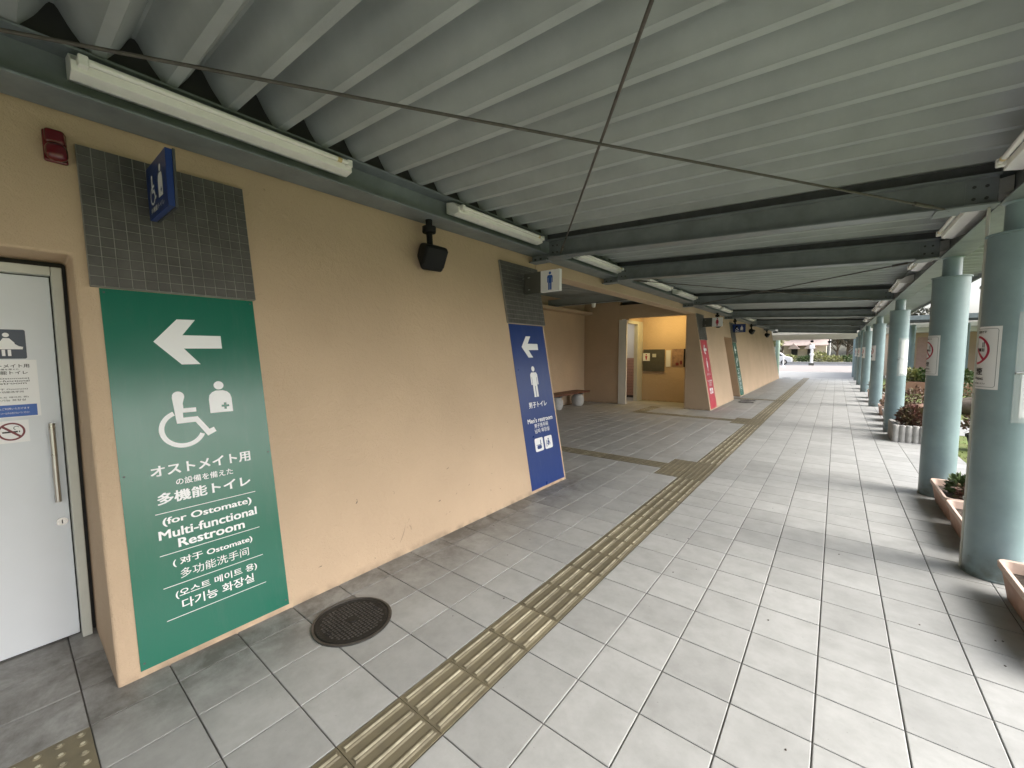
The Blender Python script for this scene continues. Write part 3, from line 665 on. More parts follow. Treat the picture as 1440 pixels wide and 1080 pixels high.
# no smoking notices wrapped on the columns
def notice(cx, cy, amid, label, R_=.142, detail=True):
    fr0 = cyl(cx, cy, R_+.001); t = thing('no_smoking_notice', (cx-R_, cy, 1.31), label, 'notice', 'white no smoking notices on the columns')
    span = 122; a0, a1 = amid-span/2, amid+span/2; N_ = 26
    u = lambda s: a0+(a1-a0)*s                     # s 0..1 left to right
    vs = []; fs = []
    for i in range(N_+1):
        for z in (1.31, 1.735): vs.append(fr0(u(i/N_), z, .0008))
    fs = [(2*i, 2*i+2, 2*i+3, 2*i+1) for i in range(N_)]
    o = obj('sheet', MB().add(vs, fs), 'white', t, smooth=60)
    W = span*math.pi/180*R_                       # real width
    G = lambda s, z, w=0: fr0(u(s/W), z, w+.0006)
    mb = MB(); th = .0028
    def curved(s0, s1, z0, z1):                    # strip following the curve
        k = max(1, int((s1-s0)/.008)); vv = []
        for i in range(k+1): q = s0+(s1-s0)*i/k; vv += [G(q, z0, .0012), G(q, z1, .0012)]
        mb.add(vv, [(2*i, 2*i+2, 2*i+3, 2*i+1) for i in range(k)])
    m_ = .014
    curved(m_+.015, W-m_-.015, 1.735-m_-th, 1.735-m_); curved(m_+.015, W-m_-.015, 1.31+m_, 1.31+m_+th)
    curved(m_, m_+th, 1.31+m_+.015, 1.735-m_-.015); curved(W-m_-th, W-m_, 1.31+m_+.015, 1.735-m_-.015)
    for cxx, czz, a in ((m_+.015, 1.735-m_-.015, 90), (W-m_-.015, 1.735-m_-.015, 0), (m_+.015, 1.31+m_+.015, 180), (W-m_-.015, 1.31+m_+.015, 270)):
        ring(mb, (cxx, czz), .015, .015-th, G, a, a+90, n=6)
    obj('border', mb, 'steel', t)
    rc = (W/2, 1.575)
    mb = MB(); ring(mb, rc, .098, .083, G, n=64)
    for k in range(12):
        f0, f1 = -.085+k*.0142, -.085+(k+1)*.0142
        d = .7071
        mb.add([G(rc[0]+(f*d+o_*d), rc[1]-(f*d)+o_*d, .0018) for f, o_ in ((f0, -.008), (f1, -.008), (f1, .008), (f0, .008))], [(0, 1, 2, 3)])
    obj('prohibition_ring', mb, 'redp', t)
    mb = MB()
    curvedk = lambda s0, s1, z0, z1: [mb.add([G(s0+(s1-s0)*i/6, z0, .001), G(s0+(s1-s0)*(i+1)/6, z0, .001), G(s0+(s1-s0)*(i+1)/6, z1, .001), G(s0+(s1-s0)*i/6, z1, .001)], [(0, 1, 2, 3)]) for i in range(6)]
    curvedk(rc[0]-.062, rc[0]+.040, 1.566, 1.588); curvedk(rc[0]+.045, rc[0]+.053, 1.566, 1.588); curvedk(rc[0]+.057, rc[0]+.064, 1.566, 1.588)
    curvedk(rc[0]+.046, rc[0]+.052, 1.594, 1.628); curvedk(rc[0]+.057, rc[0]+.063, 1.594, 1.636)
    obj('cigarette', mb, 'black', t); mb = MB()
    if detail:
        text(mb, 'ここは禁煙です', W/2-.075, W/2+.075, 1.690, 1.706, G, bold=.012); text(mb, '禁煙', W/2-.062, W/2+.062, 1.405, 1.455, G, bold=.02)
        text(mb, 'NO SMOKING', W/2-.07, W/2+.07, 1.372, 1.388, G, bold=.01); text(mb, '受動喫煙の防止にご協力ください', W/2-.085, W/2+.085, 1.342, 1.354, G, bold=.008)
    else: curvedk(W/2-.062, W/2+.062, 1.40, 1.455)
    obj('printed_text', mb, 'black', t)
notice(2.42, 3.50, 181, 'white no smoking notice wrapped round the nearest column')
notice(2.42, 5.56, 181, 'white no smoking notice wrapped round the second nearest column')
notice(2.42, 14.80, 186, 'white no smoking notice on the fourth column', detail=False)
notice(2.42, 20.2, 186, 'white no smoking notice on the fifth column', detail=False)
notice(2.42, 24.4, 186, 'small white no smoking notice on the sixth column', detail=False)
notice(2.42, 28.2, 186, 'farthest white no smoking notice on the walkway columns', detail=False)
def patch(name, cx, cy, a0, a1, z0, z1, m, parent, w=.003, R_=.142):
    fr = cyl(cx, cy, R_); N_ = 16; vs = []
    for i in range(N_+1): a = a0+(a1-a0)*i/N_; vs += [fr(a, z0, w), fr(a, z1, w)]
    return obj(name, MB().add(vs, [(2*i, 2*i+2, 2*i+3, 2*i+1) for i in range(N_)]), m, parent, smooth=60)
for cy_, lb_ in ((3.50, 'papers in a clear sleeve taped to the right side of the nearest column'), (10.03, 'white papers taped to the right side of the column by the log planter')):
    t = thing('taped_papers', (2.42, cy_-.14, 1.12), lb_, 'papers')
    patch('paper', 2.42, cy_, 284, 352, 1.43, 1.78, 'paper', t, .004); patch('paper', 2.42, cy_, 281, 352, 1.135, 1.415, 'paper', t, .004)
    patch('clear_sleeve', 2.42, cy_, 268, 356, 1.10, 1.82, 'clear', t, .006)
    fr = cyl(2.42, cy_, .142)
    for k, z in enumerate((1.425, 1.43)): obj('clip', MB().tube(fr(270, z, .008), fr(282, z+.003, .010), .006), 'chrome', t)
    mb = MB()
    for i in range(9): z = 1.74-.03*i; mb.add([fr(288, z, .0048), fr(300, z, .0048), fr(312, z, .0048), fr(312, z+.006, .0048), fr(300, z+.006, .0048), fr(288, z+.006, .0048)], [(0, 1, 4, 5), (1, 2, 3, 4)])
    for i in range(7): z = 1.375-.03*i; mb.add([fr(286, z, .0048), fr(300, z, .0048), fr(312, z, .0048), fr(312, z+.006, .0048), fr(300, z+.006, .0048), fr(286, z+.006, .0048)], [(0, 1, 4, 5), (1, 2, 3, 4)])
    obj('printed_lines', mb, 'conc', t)
cd_ = thing('conduit', (2.262, 3.58, 0), 'thin pale conduit running up behind the nearest column', 'conduit')
obj('pipe', MB().tube((2.281, 3.545, 0), (2.281, 3.545, 2.55), .010), 'frame', cd_, smooth=60)
for z in (.5, 1.25, 2.0): obj('clip', MB().box(2.268, 2.296, 3.534, 3.56, z, z+.02), 'frame', cd_)

# ================================================================== fluorescent fixtures
def fixture(side):   # built along +y from 0 to 1.25 ; side +1: tube faces +x
    t = thing('tube_light', (0, 0, 0), '', 'light fitting', 'fluorescent tube lights under the canopy')
    s = side; pr_ = [(0, 0), (.085*s, -.030), (.160*s, -.016), (.160*s, .030), (.09*s, .085), (0, .10)]; LN = 1.36
    obj('housing', MB().prism(pr_, 0, LN, lambda p, q, y: (p, y, q)), 'white_paint', t, bevel=.003)
    obj('tube', MB().tube((.182*s, .055, .030), (.182*s, LN-.035, .030), .0155, n=14), 'tube', t, smooth=60)
    for y in (.02, LN-.05): obj('lamp_holder', MB().box(min(.13*s, .20*s), max(.13*s, .20*s), y, y+.035, .002, .05), 'white_paint', t, bevel=.006)
    obj('tube_band', MB().tube((.182*s, LN-.12, .030), (.182*s, LN-.09, .030), .0162, n=14), 'yellowed', t, smooth=60)
    return t
fx = fixture(1); LL = [-.462, 1.94, 4.2, 6.7, 8.62, 11.2, 12.9, 15.9, 17.6, 21.2]
ord_ = ['large white tube light over the green sign, nearest of the row on the wall beam', 'second white tube light on the wall beam, above the black speaker', 'white tube light between the first two cross beams, above the small blue man sign',
        'white tube light just beyond the second cross beam on the wall side', 'white tube light over the alcove opening', 'small white tube light above the red sign', 'small white tube light just beyond the red projecting sign',
        'small far tube light above the second green sign', 'tiny tube light beyond the blue wheelchair sign', 'farthest tube light on the wall side']
fx.location = (-1.402, LL[0], 2.872); fx['label'] = ord_[0]
for y, l in zip(LL[1:], ord_[1:]): dup(fx, (-1.402, y, 2.872), l)
fr_ = fixture(-1); RL = [1.76, 3.66, 5.72, 8.3, 11.2, 13.0, 16.0, 18.0]
o2 = ['white tube light at the right edge of the frame over the columns', 'white tube light beside the top of the nearest column', 'white tube light just beyond the second column on the column side', 'white tube light between the second and third columns',
      'small tube light beyond the third column on the column side', 'small tube light before the fourth column on the column side', 'far tube light past the fourth column on the column side', 'farthest tube light on the column side']
fr_.location = (2.41, RL[0], 2.675); fr_['label'] = o2[0]
for y, l in zip(RL[1:], o2[1:]): dup(fr_, (2.41, y, 2.675), l)

# ================================================================== speakers
def speaker():
    t = thing('speaker', (0, 0, 0), '', 'speaker', 'black speakers hanging from the wall beam')
    obj('mount', MB().lathe([(.058, -.115), (.062, -.105), (.062, -.062), (.03, -.055), (.03, 0)], (0, 0, 0), 24), 'blackp', t, smooth=40)
    obj('arm', MB().tube((0, 0, -.11), (.02, -.01, -.235), .028, n=14), 'blackp', t, smooth=60)
    mb = MB(); c = Vector((.02, 0, -.31)); yaw = R(-8); pit = R(30)
    ax = Vector((math.cos(yaw)*math.cos(pit), math.sin(yaw)*math.cos(pit), -math.sin(pit))); sd = Vector((-math.sin(yaw), math.cos(yaw), 0)); up = sd.cross(ax)*-1
    if up.z < 0: up = -up
    P = lambda a, s, u: c+ax*a+sd*s+up*u
    mb.hexa([P(-.10, -.085, -.07), P(.09, -.122, -.135), P(.09, .122, -.135), P(-.10, .085, -.07), P(-.10, -.085, .07), P(.09, -.122, .105), P(.09, .122, .105), P(-.10, .085, .07)])
    obj('cabinet', mb, 'blackp', t, bevel=.034, seg=4, smooth=50)
    g = MB(); g.hexa([P(.092, -.105, -.08), P(.098, -.105, -.08), P(.098, .105, -.08), P(.092, .105, -.08), P(.092, -.105, .08), P(.098, -.105, .08), P(.098, .105, .08), P(.092, .105, .08)])
    obj('grille', g, 'blackp', t, bevel=.002)
    return t
sp = speaker(); sp.location = (-1.44, 1.76, 2.78); sp['label'] = 'black speaker hanging from the wall beam between the green and blue signs'
for y, l in ((13.2, 'black speaker on the wall beam just past the red projecting sign'), (16.0, 'black speaker on the wall beam beside the blue wheelchair sign'), (19.6, 'black speaker on the wall beam over the middle of the long far wall'), (24.6, 'farthest black speaker on the wall beam')):
    dup(sp, (-1.44, y, 2.78), l)

# ================================================================== alarm lamp
al = thing('alarm_lamp', wallf(-.507, 2.62), 'dark red alarm lamp on the wall above the door', 'alarm lamp')
def wbox(u0, u1, v0, v1, w0, w1): 
    return [wallf(u0,v0,w0), wallf(u1,v0,w0), wallf(u1,v1,w0), wallf(u0,v1,w0), wallf(u0,v0,w1), wallf(u1,v0,w1), wallf(u1,v1,w1), wallf(u0,v1,w1)]
obj('base', MB().hexa(wbox(-.550, -.468, 2.545, 2.705, .001, .022)), 'lamp_red', al, bevel=.02, seg=4, smooth=60)
obj('upper_lens', MB().hexa(wbox(-.544, -.474, 2.625, 2.70, .0225, .055)), 'lamp_red', al, bevel=.026, seg=5, smooth=60)
obj('lower_dome', MB().hexa(wbox(-.548, -.470, 2.535, 2.622, .0225, .085)), 'lamp_red', al, bevel=.034, seg=5, smooth=60)

# ================================================================== door at the left
dr = thing('sliding_door', (-1.78, -1.0, 0), 'pale grey sliding door with a long steel handle and stickers at the left', 'door')
obj('leaf', MB().box(-1.798, -1.782, -1.50, -.553, .012, 1.985), 'door', dr, bevel=.003)
obj('jamb', MB().box(-1.80, -1.728, -.5475, -.508, 0, 2.035), 'frame', dr, bevel=.004)
obj('jamb', MB().box(-1.80, -1.728, -1.548, -1.505, 0, 2.035), 'frame', dr, bevel=.004)
obj('head', MB().box(-1.80, -1.728, -1.503, -.549, 1.99, 2.035), 'frame', dr, bevel=.004)
obj('backing', MB().box(-1.82, -1.801, -1.6, -.45, -.02, 2.1), 'dark', dr)
h = obj('handle', MB().tube((-1.735, -.592, .79), (-1.735, -.592, 1.215), .0125, n=16), 'chrome', dr, smooth=60)
obj('handle_stud', MB().tube((-1.782, -.592, .80), (-1.735, -.592, .80), .011, n=14), 'chrome', h, smooth=60); obj('handle_stud', MB().tube((-1.782, -.592, 1.205), (-1.735, -.592, 1.205), .011, n=14), 'chrome', h, smooth=60)
k_ = obj('lock', MB().tube((-1.782, -.583, .668), (-1.772, -.583, .668), .022, n=24), 'chrome', dr, smooth=40)
obj('keyhole', MB().box(-1.772, -1.7705, -.585, -.581, .658, .678), 'black', k_)
D = planex(-1.7815)
st = thing('pictogram_sticker', (-1.7815, -.70, 1.56), 'dark square sticker of a figure changing a baby on the pale door', 'sticker')
mb = MB(); rrect(mb, -.802, -.652, 1.558, 1.706, .008, D, .0005); obj('sheet', mb, 'navy', st)
mb = MB(); disc(mb, (-.716, 1.678), .011, D); poly(mb, [(-.738, 1.640), (-.726, 1.662), (-.706, 1.662), (-.690, 1.640), (-.684, 1.612), (-.742, 1.612)], D); poly(mb, [(-.79, 1.606), (-.664, 1.606), (-.664, 1.612), (-.79, 1.612)], D, .0013)
poly(mb, [(-.706, 1.648), (-.676, 1.622), (-.662, 1.618), (-.664, 1.612), (-.69, 1.612), (-.712, 1.632)], D, .0016)
poly(mb, [(-.733, 1.572), (-.722, 1.572), (-.722, 1.604), (-.733, 1.604)], D); poly(mb, [(-.714, 1.572), (-.703, 1.572), (-.703, 1.604), (-.714, 1.604)], D)
obj('figure', mb, 'white', st)
st = thing('door_notice', (-1.7815, -.72, 1.26), 'white notice with small lines of text and a blue foot on the pale door', 'notice')
mb = MB(); poly(mb, [(-.84, 1.258), (-.622, 1.258), (-.622, 1.552), (-.84, 1.552)], D, .0004); obj('sheet', mb, 'white', st)
mb = MB(); text(mb, 'オストメイト用', -.80, -.648, 1.512, 1.530, D, bold=.014); text(mb, 'の設備を備えた', -.765, -.683, 1.500, 1.508, D, bold=.006); text(mb, '多機能トイレ', -.79, -.655, 1.478, 1.496, D, bold=.014)
for (s, z) in (('(for Ostomate)', 1.452), ('Multi-functional', 1.440), ('Restroom', 1.428)): text(mb, s, -.79+.01*(s == 'Restroom'), -.652-.01*(s == 'Restroom'), z, z+.0095, D, bold=.01)
text(mb, '( 对于 Ostomate)', -.775, -.66, 1.398, 1.408, D, bold=.008); text(mb, '多功能洗手间', -.76, -.675, 1.384, 1.394, D, bold=.008)
text(mb, '(오스트 메이트 용)', -.775, -.66, 1.356, 1.366, D, bold=.008); text(mb, '다기능 화장실', -.765, -.67, 1.342, 1.352, D, bold=.008); obj('printed_text', mb, 'black', st)
mb = MB(); poly(mb, [(-.838, 1.262), (-.634, 1.262), (-.634, 1.322), (-.838, 1.322)], D, .001); obj('blue_band', mb, 'bluep', st)
mb = MB(); text(mb, 'どなたでもご利用いただけます', -.80, -.66, 1.298, 1.309, D, .0018, .004); text(mb, 'トイレットペーパー以外は流さないでください', -.80, -.66, 1.276, 1.286, D, .0018, .004); obj('band_text', mb, 'white', st)
st = thing('no_smoking_sticker', (-1.7815, -.71, 1.13), 'small square no smoking sticker on the pale door below the notice', 'sticker')
mb = MB(); poly(mb, [(-.80, 1.128), (-.668, 1.128), (-.668, 1.242), (-.80, 1.242)], D, .0004); obj('sheet', mb, 'white', st)
mb = MB(); ring(mb, (-.727, 1.186), .046, .038, D, asp=1); poly(mb, [(-.727-.032+.004, 1.186+.032+.003), (-.727-.032-.003, 1.186+.032-.004), (-.727+.032-.004, 1.186-.032-.003), (-.727+.032+.003, 1.186-.032+.004)], D, .0018); obj('prohibition_ring', mb, 'dkredp', st)
mb = MB(); poly(mb, [(-.757, 1.180), (-.706, 1.180), (-.706, 1.188), (-.757, 1.188)], D, .001); poly(mb, [(-.703, 1.180), (-.699, 1.180), (-.699, 1.188), (-.703, 1.188)], D, .001); ring(mb, (-.71, 1.203), .010, .0075, D, 20, 250, n=16); obj('cigarette', mb, 'black', st)

# the second accessible doorway far away
d2 = thing('far_door', (-1.77, 14.9, 0), 'orange brown door set back between the red and the second green sign', 'door')
obj('leaf', MB().box(-1.776, -1.75, 14.36, 15.44, 0, 2.03), 'stucco', d2, bevel=.003); obj('handle', MB().tube((-1.70, 15.3, .8), (-1.70, 15.3, 1.2), .012), 'chrome', d2)

# ================================================================== sign boards on the walls
def flatbox(u0, u1, v0, v1, w0, w1, fr):
    return [fr(u0,v0,w0), fr(u1,v0,w0), fr(u1,v1,w0), fr(u0,v1,w0), fr(u0,v0,w1), fr(u1,v0,w1), fr(u1,v1,w1), fr(u0,v1,w1)]
G3 = lambda u, v, w=0: wallf(u, v, w+.0035)
def arrow(mb, du, mirror=False):
    P = [(-.222, 1.669), (-.112, 1.797), (-.028, 1.799), (-.094, 1.708), (.088, 1.708), (.088, 1.633), (-.094, 1.632), (-.025, 1.542), (-.111, 1.542)]
    return poly(mb, [(u+du, v) for u, v in P], G3)
def green_sign(du, label, small=False):
    t = thing('wall_sign', wallf(-.06+du, .03), label, 'sign', 'coloured restroom signs on the leaning walls')
    U = lambda a: a+du
    obj('panel', MB().hexa(flatbox(U(-.408), U(.284), .028, 1.940, .0005, .0035, wallf)), 'green', t)
    mb = MB(); arrow(mb, du); obj('arrow', mb, 'white', t)
    mb = MB(); disc(mb, (U(-.144), 1.366), .0265, G3)
    poly(mb, [(U(a), b) for a, b in [(-.172, 1.362), (-.117, 1.362), (-.127, 1.325), (-.1265, 1.297), (-.070, 1.297), (-.070, 1.273), (-.131, 1.273), (-.132, 1.246), (-.067, 1.246), (-.019, 1.168), (.003, 1.176), (.013, 1.150), (-.029, 1.130), (-.079, 1.216), (-.162, 1.216)]], G3, .0016)
    ring(mb, (U(-.137), 1.187), .104, .081, G3, 112, 335, w=.0020, n=48)
    obj('wheelchair_pictogram', mb, 'white', t)
    mb = MB(); disc(mb, (U(.049), 1.414), .0245, G3)
    poly(mb, [(U(a), b) for a, b in [(-.006, 1.256), (.107, 1.256), (.107, 1.335), (.101, 1.360), (.087, 1.376), (.068, 1.384), (.032, 1.384), (.013, 1.376), (-.001, 1.360), (-.006, 1.335)]], G3, .0016)
    obj('ostomate_pictogram', mb, 'white', t)
    mb = MB(); q = .019; e = .006; cx, cy = U(.071), 1.292
    poly(mb, [(cx-e, cy-q), (cx+e, cy-q), (cx+e, cy-e), (cx+q, cy-e), (cx+q, cy+e), (cx+e, cy+e), (cx+e, cy+q), (cx-e, cy+q), (cx-e, cy+e), (cx-q, cy+e), (cx-q, cy-e), (cx-e, cy-e)], G3, .0022); obj('cross', mb, 'green', t)
    mb = MB()
    TX = [('オストメイト用', -.292, .168, .948, 1.006, .026), ('の設備を備えた', -.194, .070, .888, .924, .014), ('多機能トイレ', -.278, .153, .802, .862, .028),
          ('(for Ostomate)', -.267, .146, .686, .732, .022), ('Multi-functional', -.288, .167, .623, .670, .024), ('Restroom', -.213, .097, .563, .610, .024),
          ('( 对于 Ostomate)', -.244, .127, .468, .512, .018), ('多功能洗手间', -.218, .102, .402, .450, .004), ('(오스트 메이트 용)', -.247, .134, .303, .349, .014), ('다기능 화장실', -.225, .112, .243, .293, .014)]
    for s, a, b, v0, v1, bo in TX: text(mb, s, U(a), U(b), v0, v1, G3, bold=bo)
    for v in (.758, .5435, .378, .2135): poly(mb, [(U(-.292), v-.0016), (U(.172), v-.0016), (U(.172), v+.0016), (U(-.292), v+.0016)], G3)
    obj('lettering', mb, 'white', t)
    for (a, v) in ((-.392, .98), (.268, .98), (-.392, 1.92), (.268, 1.92), (-.392, .06), (.268, .06)): obj('screw', MB().tube(G3(U(a), v, 0), G3(U(a), v, .002), .0045), 'steel_dark', t)
    return t
green_sign(0, 'large green sign with an arrow, wheelchair symbol and white lettering beside the door')
green_sign(15.92, 'far green sign seen at a steep angle on the long wall beyond the red sign')

def person_sign(du, colm, label, jp, en, cn_, kr, woman):
    t = thing('wall_sign', wallf(3.21+du, .03), label, 'sign', 'coloured restroom signs on the leaning walls')
    obj('panel', MB().hexa(flatbox(2.872+du, 3.560+du, .030, 1.936, .0005, .0035, wallf)), colm, t)
    mb = MB(); P = [(3.056, 1.669), (3.166, 1.797), (3.258, 1.799), (3.184, 1.708), (3.385, 1.708), (3.385, 1.633), (3.184, 1.632), (3.258, 1.542), (3.166, 1.542)]
    poly(mb, [(u+du, v) for u, v in P], G3); obj('arrow', mb, 'white', t)
    mb = MB(); c = 3.217+du; disc(mb, (c, 1.405), .032, G3)
    if not woman:
        poly(mb, [(c-.072, 1.335), (c-.050, 1.362), (c+.050, 1.362), (c+.072, 1.335), (c+.072, 1.215), (c+.050, 1.215), (c+.050, 1.305), (c+.044, 1.305), (c+.044, 1.068), (c+.005, 1.068), (c+.005, 1.200), (c-.005, 1.200), (c-.005, 1.068), (c-.044, 1.068), (c-.044, 1.305), (c-.050, 1.305), (c-.050, 1.215), (c-.072, 1.215)], G3, .0016)
    else:
        poly(mb, [(c-.03, 1.362), (c-.085, 1.225), (c-.070, 1.218), (c-.035, 1.300), (c-.075, 1.165), (c-.032, 1.165), (c-.032, 1.068), (c-.004, 1.068), (c-.004, 1.165), (c+.004, 1.165), (c+.004, 1.068), (c+.032, 1.068), (c+.032, 1.165), (c+.075, 1.165), (c+.035, 1.300), (c+.070, 1.218), (c+.085, 1.225), (c+.03, 1.362)], G3, .0016)
    obj('person_pictogram', mb, 'white', t)
    mb = MB()
    text(mb, jp, 3.035+du, 3.402+du, .945, 1.012, G3, bold=.026); text(mb, en, 2.968+du, 3.482+du, .772, .828, G3, bold=.02)
    text(mb, cn_, 3.085+du, 3.365+du, .708, .758, G3, bold=.014); text(mb, kr, 3.083+du, 3.380+du, .646, .696, G3, bold=.014)
    obj('lettering', mb, 'white', t)
    mb = MB(); rrect(mb, 3.047+du, 3.213+du, .436, .590, .02, G3); rrect(mb, 3.245+du, 3.405+du, .436, .586, .02, G3); obj('icon_plate', mb, 'white', t)
    mb = MB(); G4 = lambda u, v, w=0: wallf(u+du, v, w+.0052)
    rrect(mb, 3.085, 3.175, .462, .505, .018, G4, 0); poly(mb, [(3.155, .515), (3.168, .515), (3.168, .565), (3.155, .565)], G4, 0); poly(mb, [(3.075, .508), (3.185, .508), (3.185, .514), (3.075, .514)], G4, 0)
    disc(mb, (3.325, .548), .012, G4, 0); poly(mb, [(3.305, .53), (3.335, .535), (3.36, .49), (3.352, .485), (3.33, .508), (3.318, .47), (3.306, .472)], G4, 0); poly(mb, [(3.275, .46), (3.285, .46), (3.292, .54), (3.282, .54)], G4, 0)
    poly(mb, [(3.29, .495), (3.35, .475), (3.352, .482), (3.292, .502)], G4, .0003); obj('icon_drawing', mb, colm, t)
    return t
person_sign(0, 'blue', 'tall dark blue sign with a white man at the end of the near wall', '男子トイレ', "Men's restroom", '男子洗手间', '남자 화장실', False)
person_sign(8.30, 'red', 'tall red sign with a white woman on the far side of the alcove', '女子トイレ', "Women's restroom", '女子洗手间', '여자 화장실', True)

# ---- mosaic panels above the signs
def mosaic(u0, u1, label, parts=True):
    t = thing('mosaic_panel', wallf((u0+u1)/2, 1.945), label, 'tiled panel', 'grey mosaic panels above the signs')
    obj('backing', MB().hexa(flatbox(u0, u1, 1.943, 2.665, .0005, .026, wallf)), 'mosaic_grout', t)
    nx_, nz_ = 14, 14; pu, pv = (u1-u0)/nx_, .722/nz_
    tm = None; mb = MB(); g = .0017
    base = MB().hexa([(-pu/2+g, 0, -pv/2+g), (pu/2-g, 0, -pv/2+g), (pu/2-g, 0, pv/2-g), (-pu/2+g, 0, pv/2-g), (-pu/2+g+.001, .0035, -pv/2+g+.001), (pu/2-g-.001, .0035, -pv/2+g+.001), (pu/2-g-.001, .0035, pv/2-g-.001), (-pu/2+g+.001, .0035, pv/2-g-.001)])
    # local (a, out, b) -> wall
    tme = None
    for i in range(nx_):
        for j in range(nz_):
            cu, cv = u0+pu*(i+.5), 1.943+pv*(j+.5); dw = random.uniform(-.0006, .0006)
            if parts:
                if tme is None:
                    q = MB(); q.add([tuple(Vector(wallf(cu+a, cv+b, .026+w))-Vector(wallf(cu, cv, .026))) for a, w, b in base.v], base.f); tme = q.mesh('mosaic_tile', [MT['mosaic']])
                inst('mosaic_tile', tme, wallf(cu, cv, .026+dw), t)
            else: mb.add([wallf(cu+a, cv+b, .026+w) for a, w, b in base.v], base.f)
    if not parts: tag(obj('mosaic_tiles', mb, 'mosaic', t), kind='stuff')
    return t
mosaic(-.440, .295, 'grey mosaic tile panel above the large green sign')
mosaic(2.850, 3.590, 'grey mosaic tile panel above the dark blue sign', False)
mosaic(11.12, 11.88, 'grey mosaic tile panel above the red sign', False)
mosaic(15.52, 16.25, 'grey mosaic tile panel above the far green sign', False)

# ---- projecting signs
def man(mb, c, z0, h, fr, woman=False):
    k = h/.30
    disc(mb, (c, z0+.275*k), .024*k, fr)
    P = [(-.055, .215), (-.038, .242), (.038, .242), (.055, .215), (.055, .12), (.038, .12), (.038, .195), (.033, .195), (.033, 0), (.004, 0), (.004, .11), (-.004, .11), (-.004, 0), (-.033, 0), (-.033, .195), (-.038, .195), (-.038, .12), (-.055, .12)]
    if woman: P = [(-.03, .242), (-.06, .13), (-.048, .125), (-.03, .19), (-.055, .085), (-.026, .085), (-.026, 0), (-.003, 0), (-.003, .085), (.003, .085), (.003, 0), (.026, 0), (.026, .085), (.055, .085), (.03, .19), (.048, .125), (.06, .13), (.03, .242)]
    poly(mb, [(c+a*k, z0+b*k) for a, b in P], fr, .0018)
def proj_white(y, label, woman):
    t = thing('projecting_sign', (-1.5, y, 2.39), label, 'sign', 'signs projecting from the mosaic panels')
    obj('bracket', MB().box(-1.455, -1.215, y-.02, y+.02, 2.272, 2.515), 'board', t, bevel=.002)
    for z in (2.32, 2.46): obj('pin', MB().tube((-1.53, y, z), (-1.455, y, z), .006), 'chrome', t); 
    for z in (2.32, 2.46): obj('screw', MB().tube((-1.40, y-.02, z), (-1.37, y-.024, z), .004), 'chrome', t)
    obj('panel', MB().box(-1.214, -.958, y-.024, y+.024, 2.272, 2.515), 'white', t, bevel=.002)
    for s in (1, -1):
        fr = (lambda u, v, w=0: (u, y-.024-w, v)) if s == 1 else (lambda u, v, w=0: (-2.172-u, y+.024+w, v))
        mb = MB(); man(mb, -1.086, 2.292, .205, fr, woman); obj('person_pictogram', mb, 'redp' if woman else 'bluep', t)
proj_white(3.24, 'small white projecting sign with a blue man above the blue sign', False)
proj_white(11.55, 'small white projecting sign with a red woman above the red sign', True)
def proj_blue(y, label, x0=-1.49, x1=-1.09, z0=2.305, z1=2.58):
    t = thing('projecting_sign', (-1.5, y, 2.45), label, 'sign', 'signs projecting from the mosaic panels')
    obj('panel', MB().box(x0, x1, y-.016, y+.012, z0, z1), 'blue', t, bevel=.002)
    obj('edge_strip', MB().box(x0, x1+.004, y+.0125, y+.024, z0-.004, z1+.004), 'steel_dark', t, bevel=.002)
    for z in (z0+.03, z0+.165): obj('pin', MB().tube((x0-.065, y, z), (x0, y, z), .006), 'chrome', t)
    fr = lambda u, v, w=0: (u, y-.016-w, v)
    mb = MB(); c = x0+.13; b = z0+.07
    disc(mb, (c-.012, b+.128), .014, fr); poly(mb, [(c-.024, b+.118), (c-.002, b+.118), (c-.002, b+.088), (c+.032, b+.088), (c+.032, b+.076), (c-.002, b+.076), (c, b+.064), (c+.030, b+.064), (c+.050, b+.026), (c+.062, b+.030), (c+.066, b+.018), (c+.044, b+.008), (c+.020, b+.050), (c-.020, b+.050)], fr, .0016)
    ring(mb, (c-.006, b+.038), .048, .037, fr, 112, 335, w=.002); obj('wheelchair_pictogram', mb, 'white', t)
    mb = MB(); c = x0+.285; disc(mb, (c, b+.140), .018, fr); poly(mb, [(c-.042, b), (c+.042, b), (c+.042, b+.09), (c+.034, b+.108), (c+.02, b+.116), (c-.02, b+.116), (c-.034, b+.108), (c-.042, b+.09)], fr, .0016); obj('ostomate_pictogram', mb, 'white', t)
    mb = MB(); q = .012; e = .004; cx, cy = c+.016, b+.03
    poly(mb, [(cx-e, cy-q), (cx+e, cy-q), (cx+e, cy-e), (cx+q, cy-e), (cx+q, cy+e), (cx+e, cy+e), (cx+e, cy+q), (cx-e, cy+q), (cx-e, cy+e), (cx-q, cy+e), (cx-q, cy-e), (cx-e, cy-e)], fr, .0024); obj('cross', mb, 'blue', t)
    mb = MB(); text(mb, '多機能トイレ', x0+.07, x1-.06, z0+.022, z0+.05, fr, bold=.01); obj('lettering', mb, 'white', t)
proj_blue(-.165, 'small dark blue projecting sign with wheelchair symbol above the large green sign')
proj_blue(15.9, 'small blue projecting wheelchair sign above the far green sign', x0=-1.48, x1=-1.08, z0=2.28, z1=2.57)

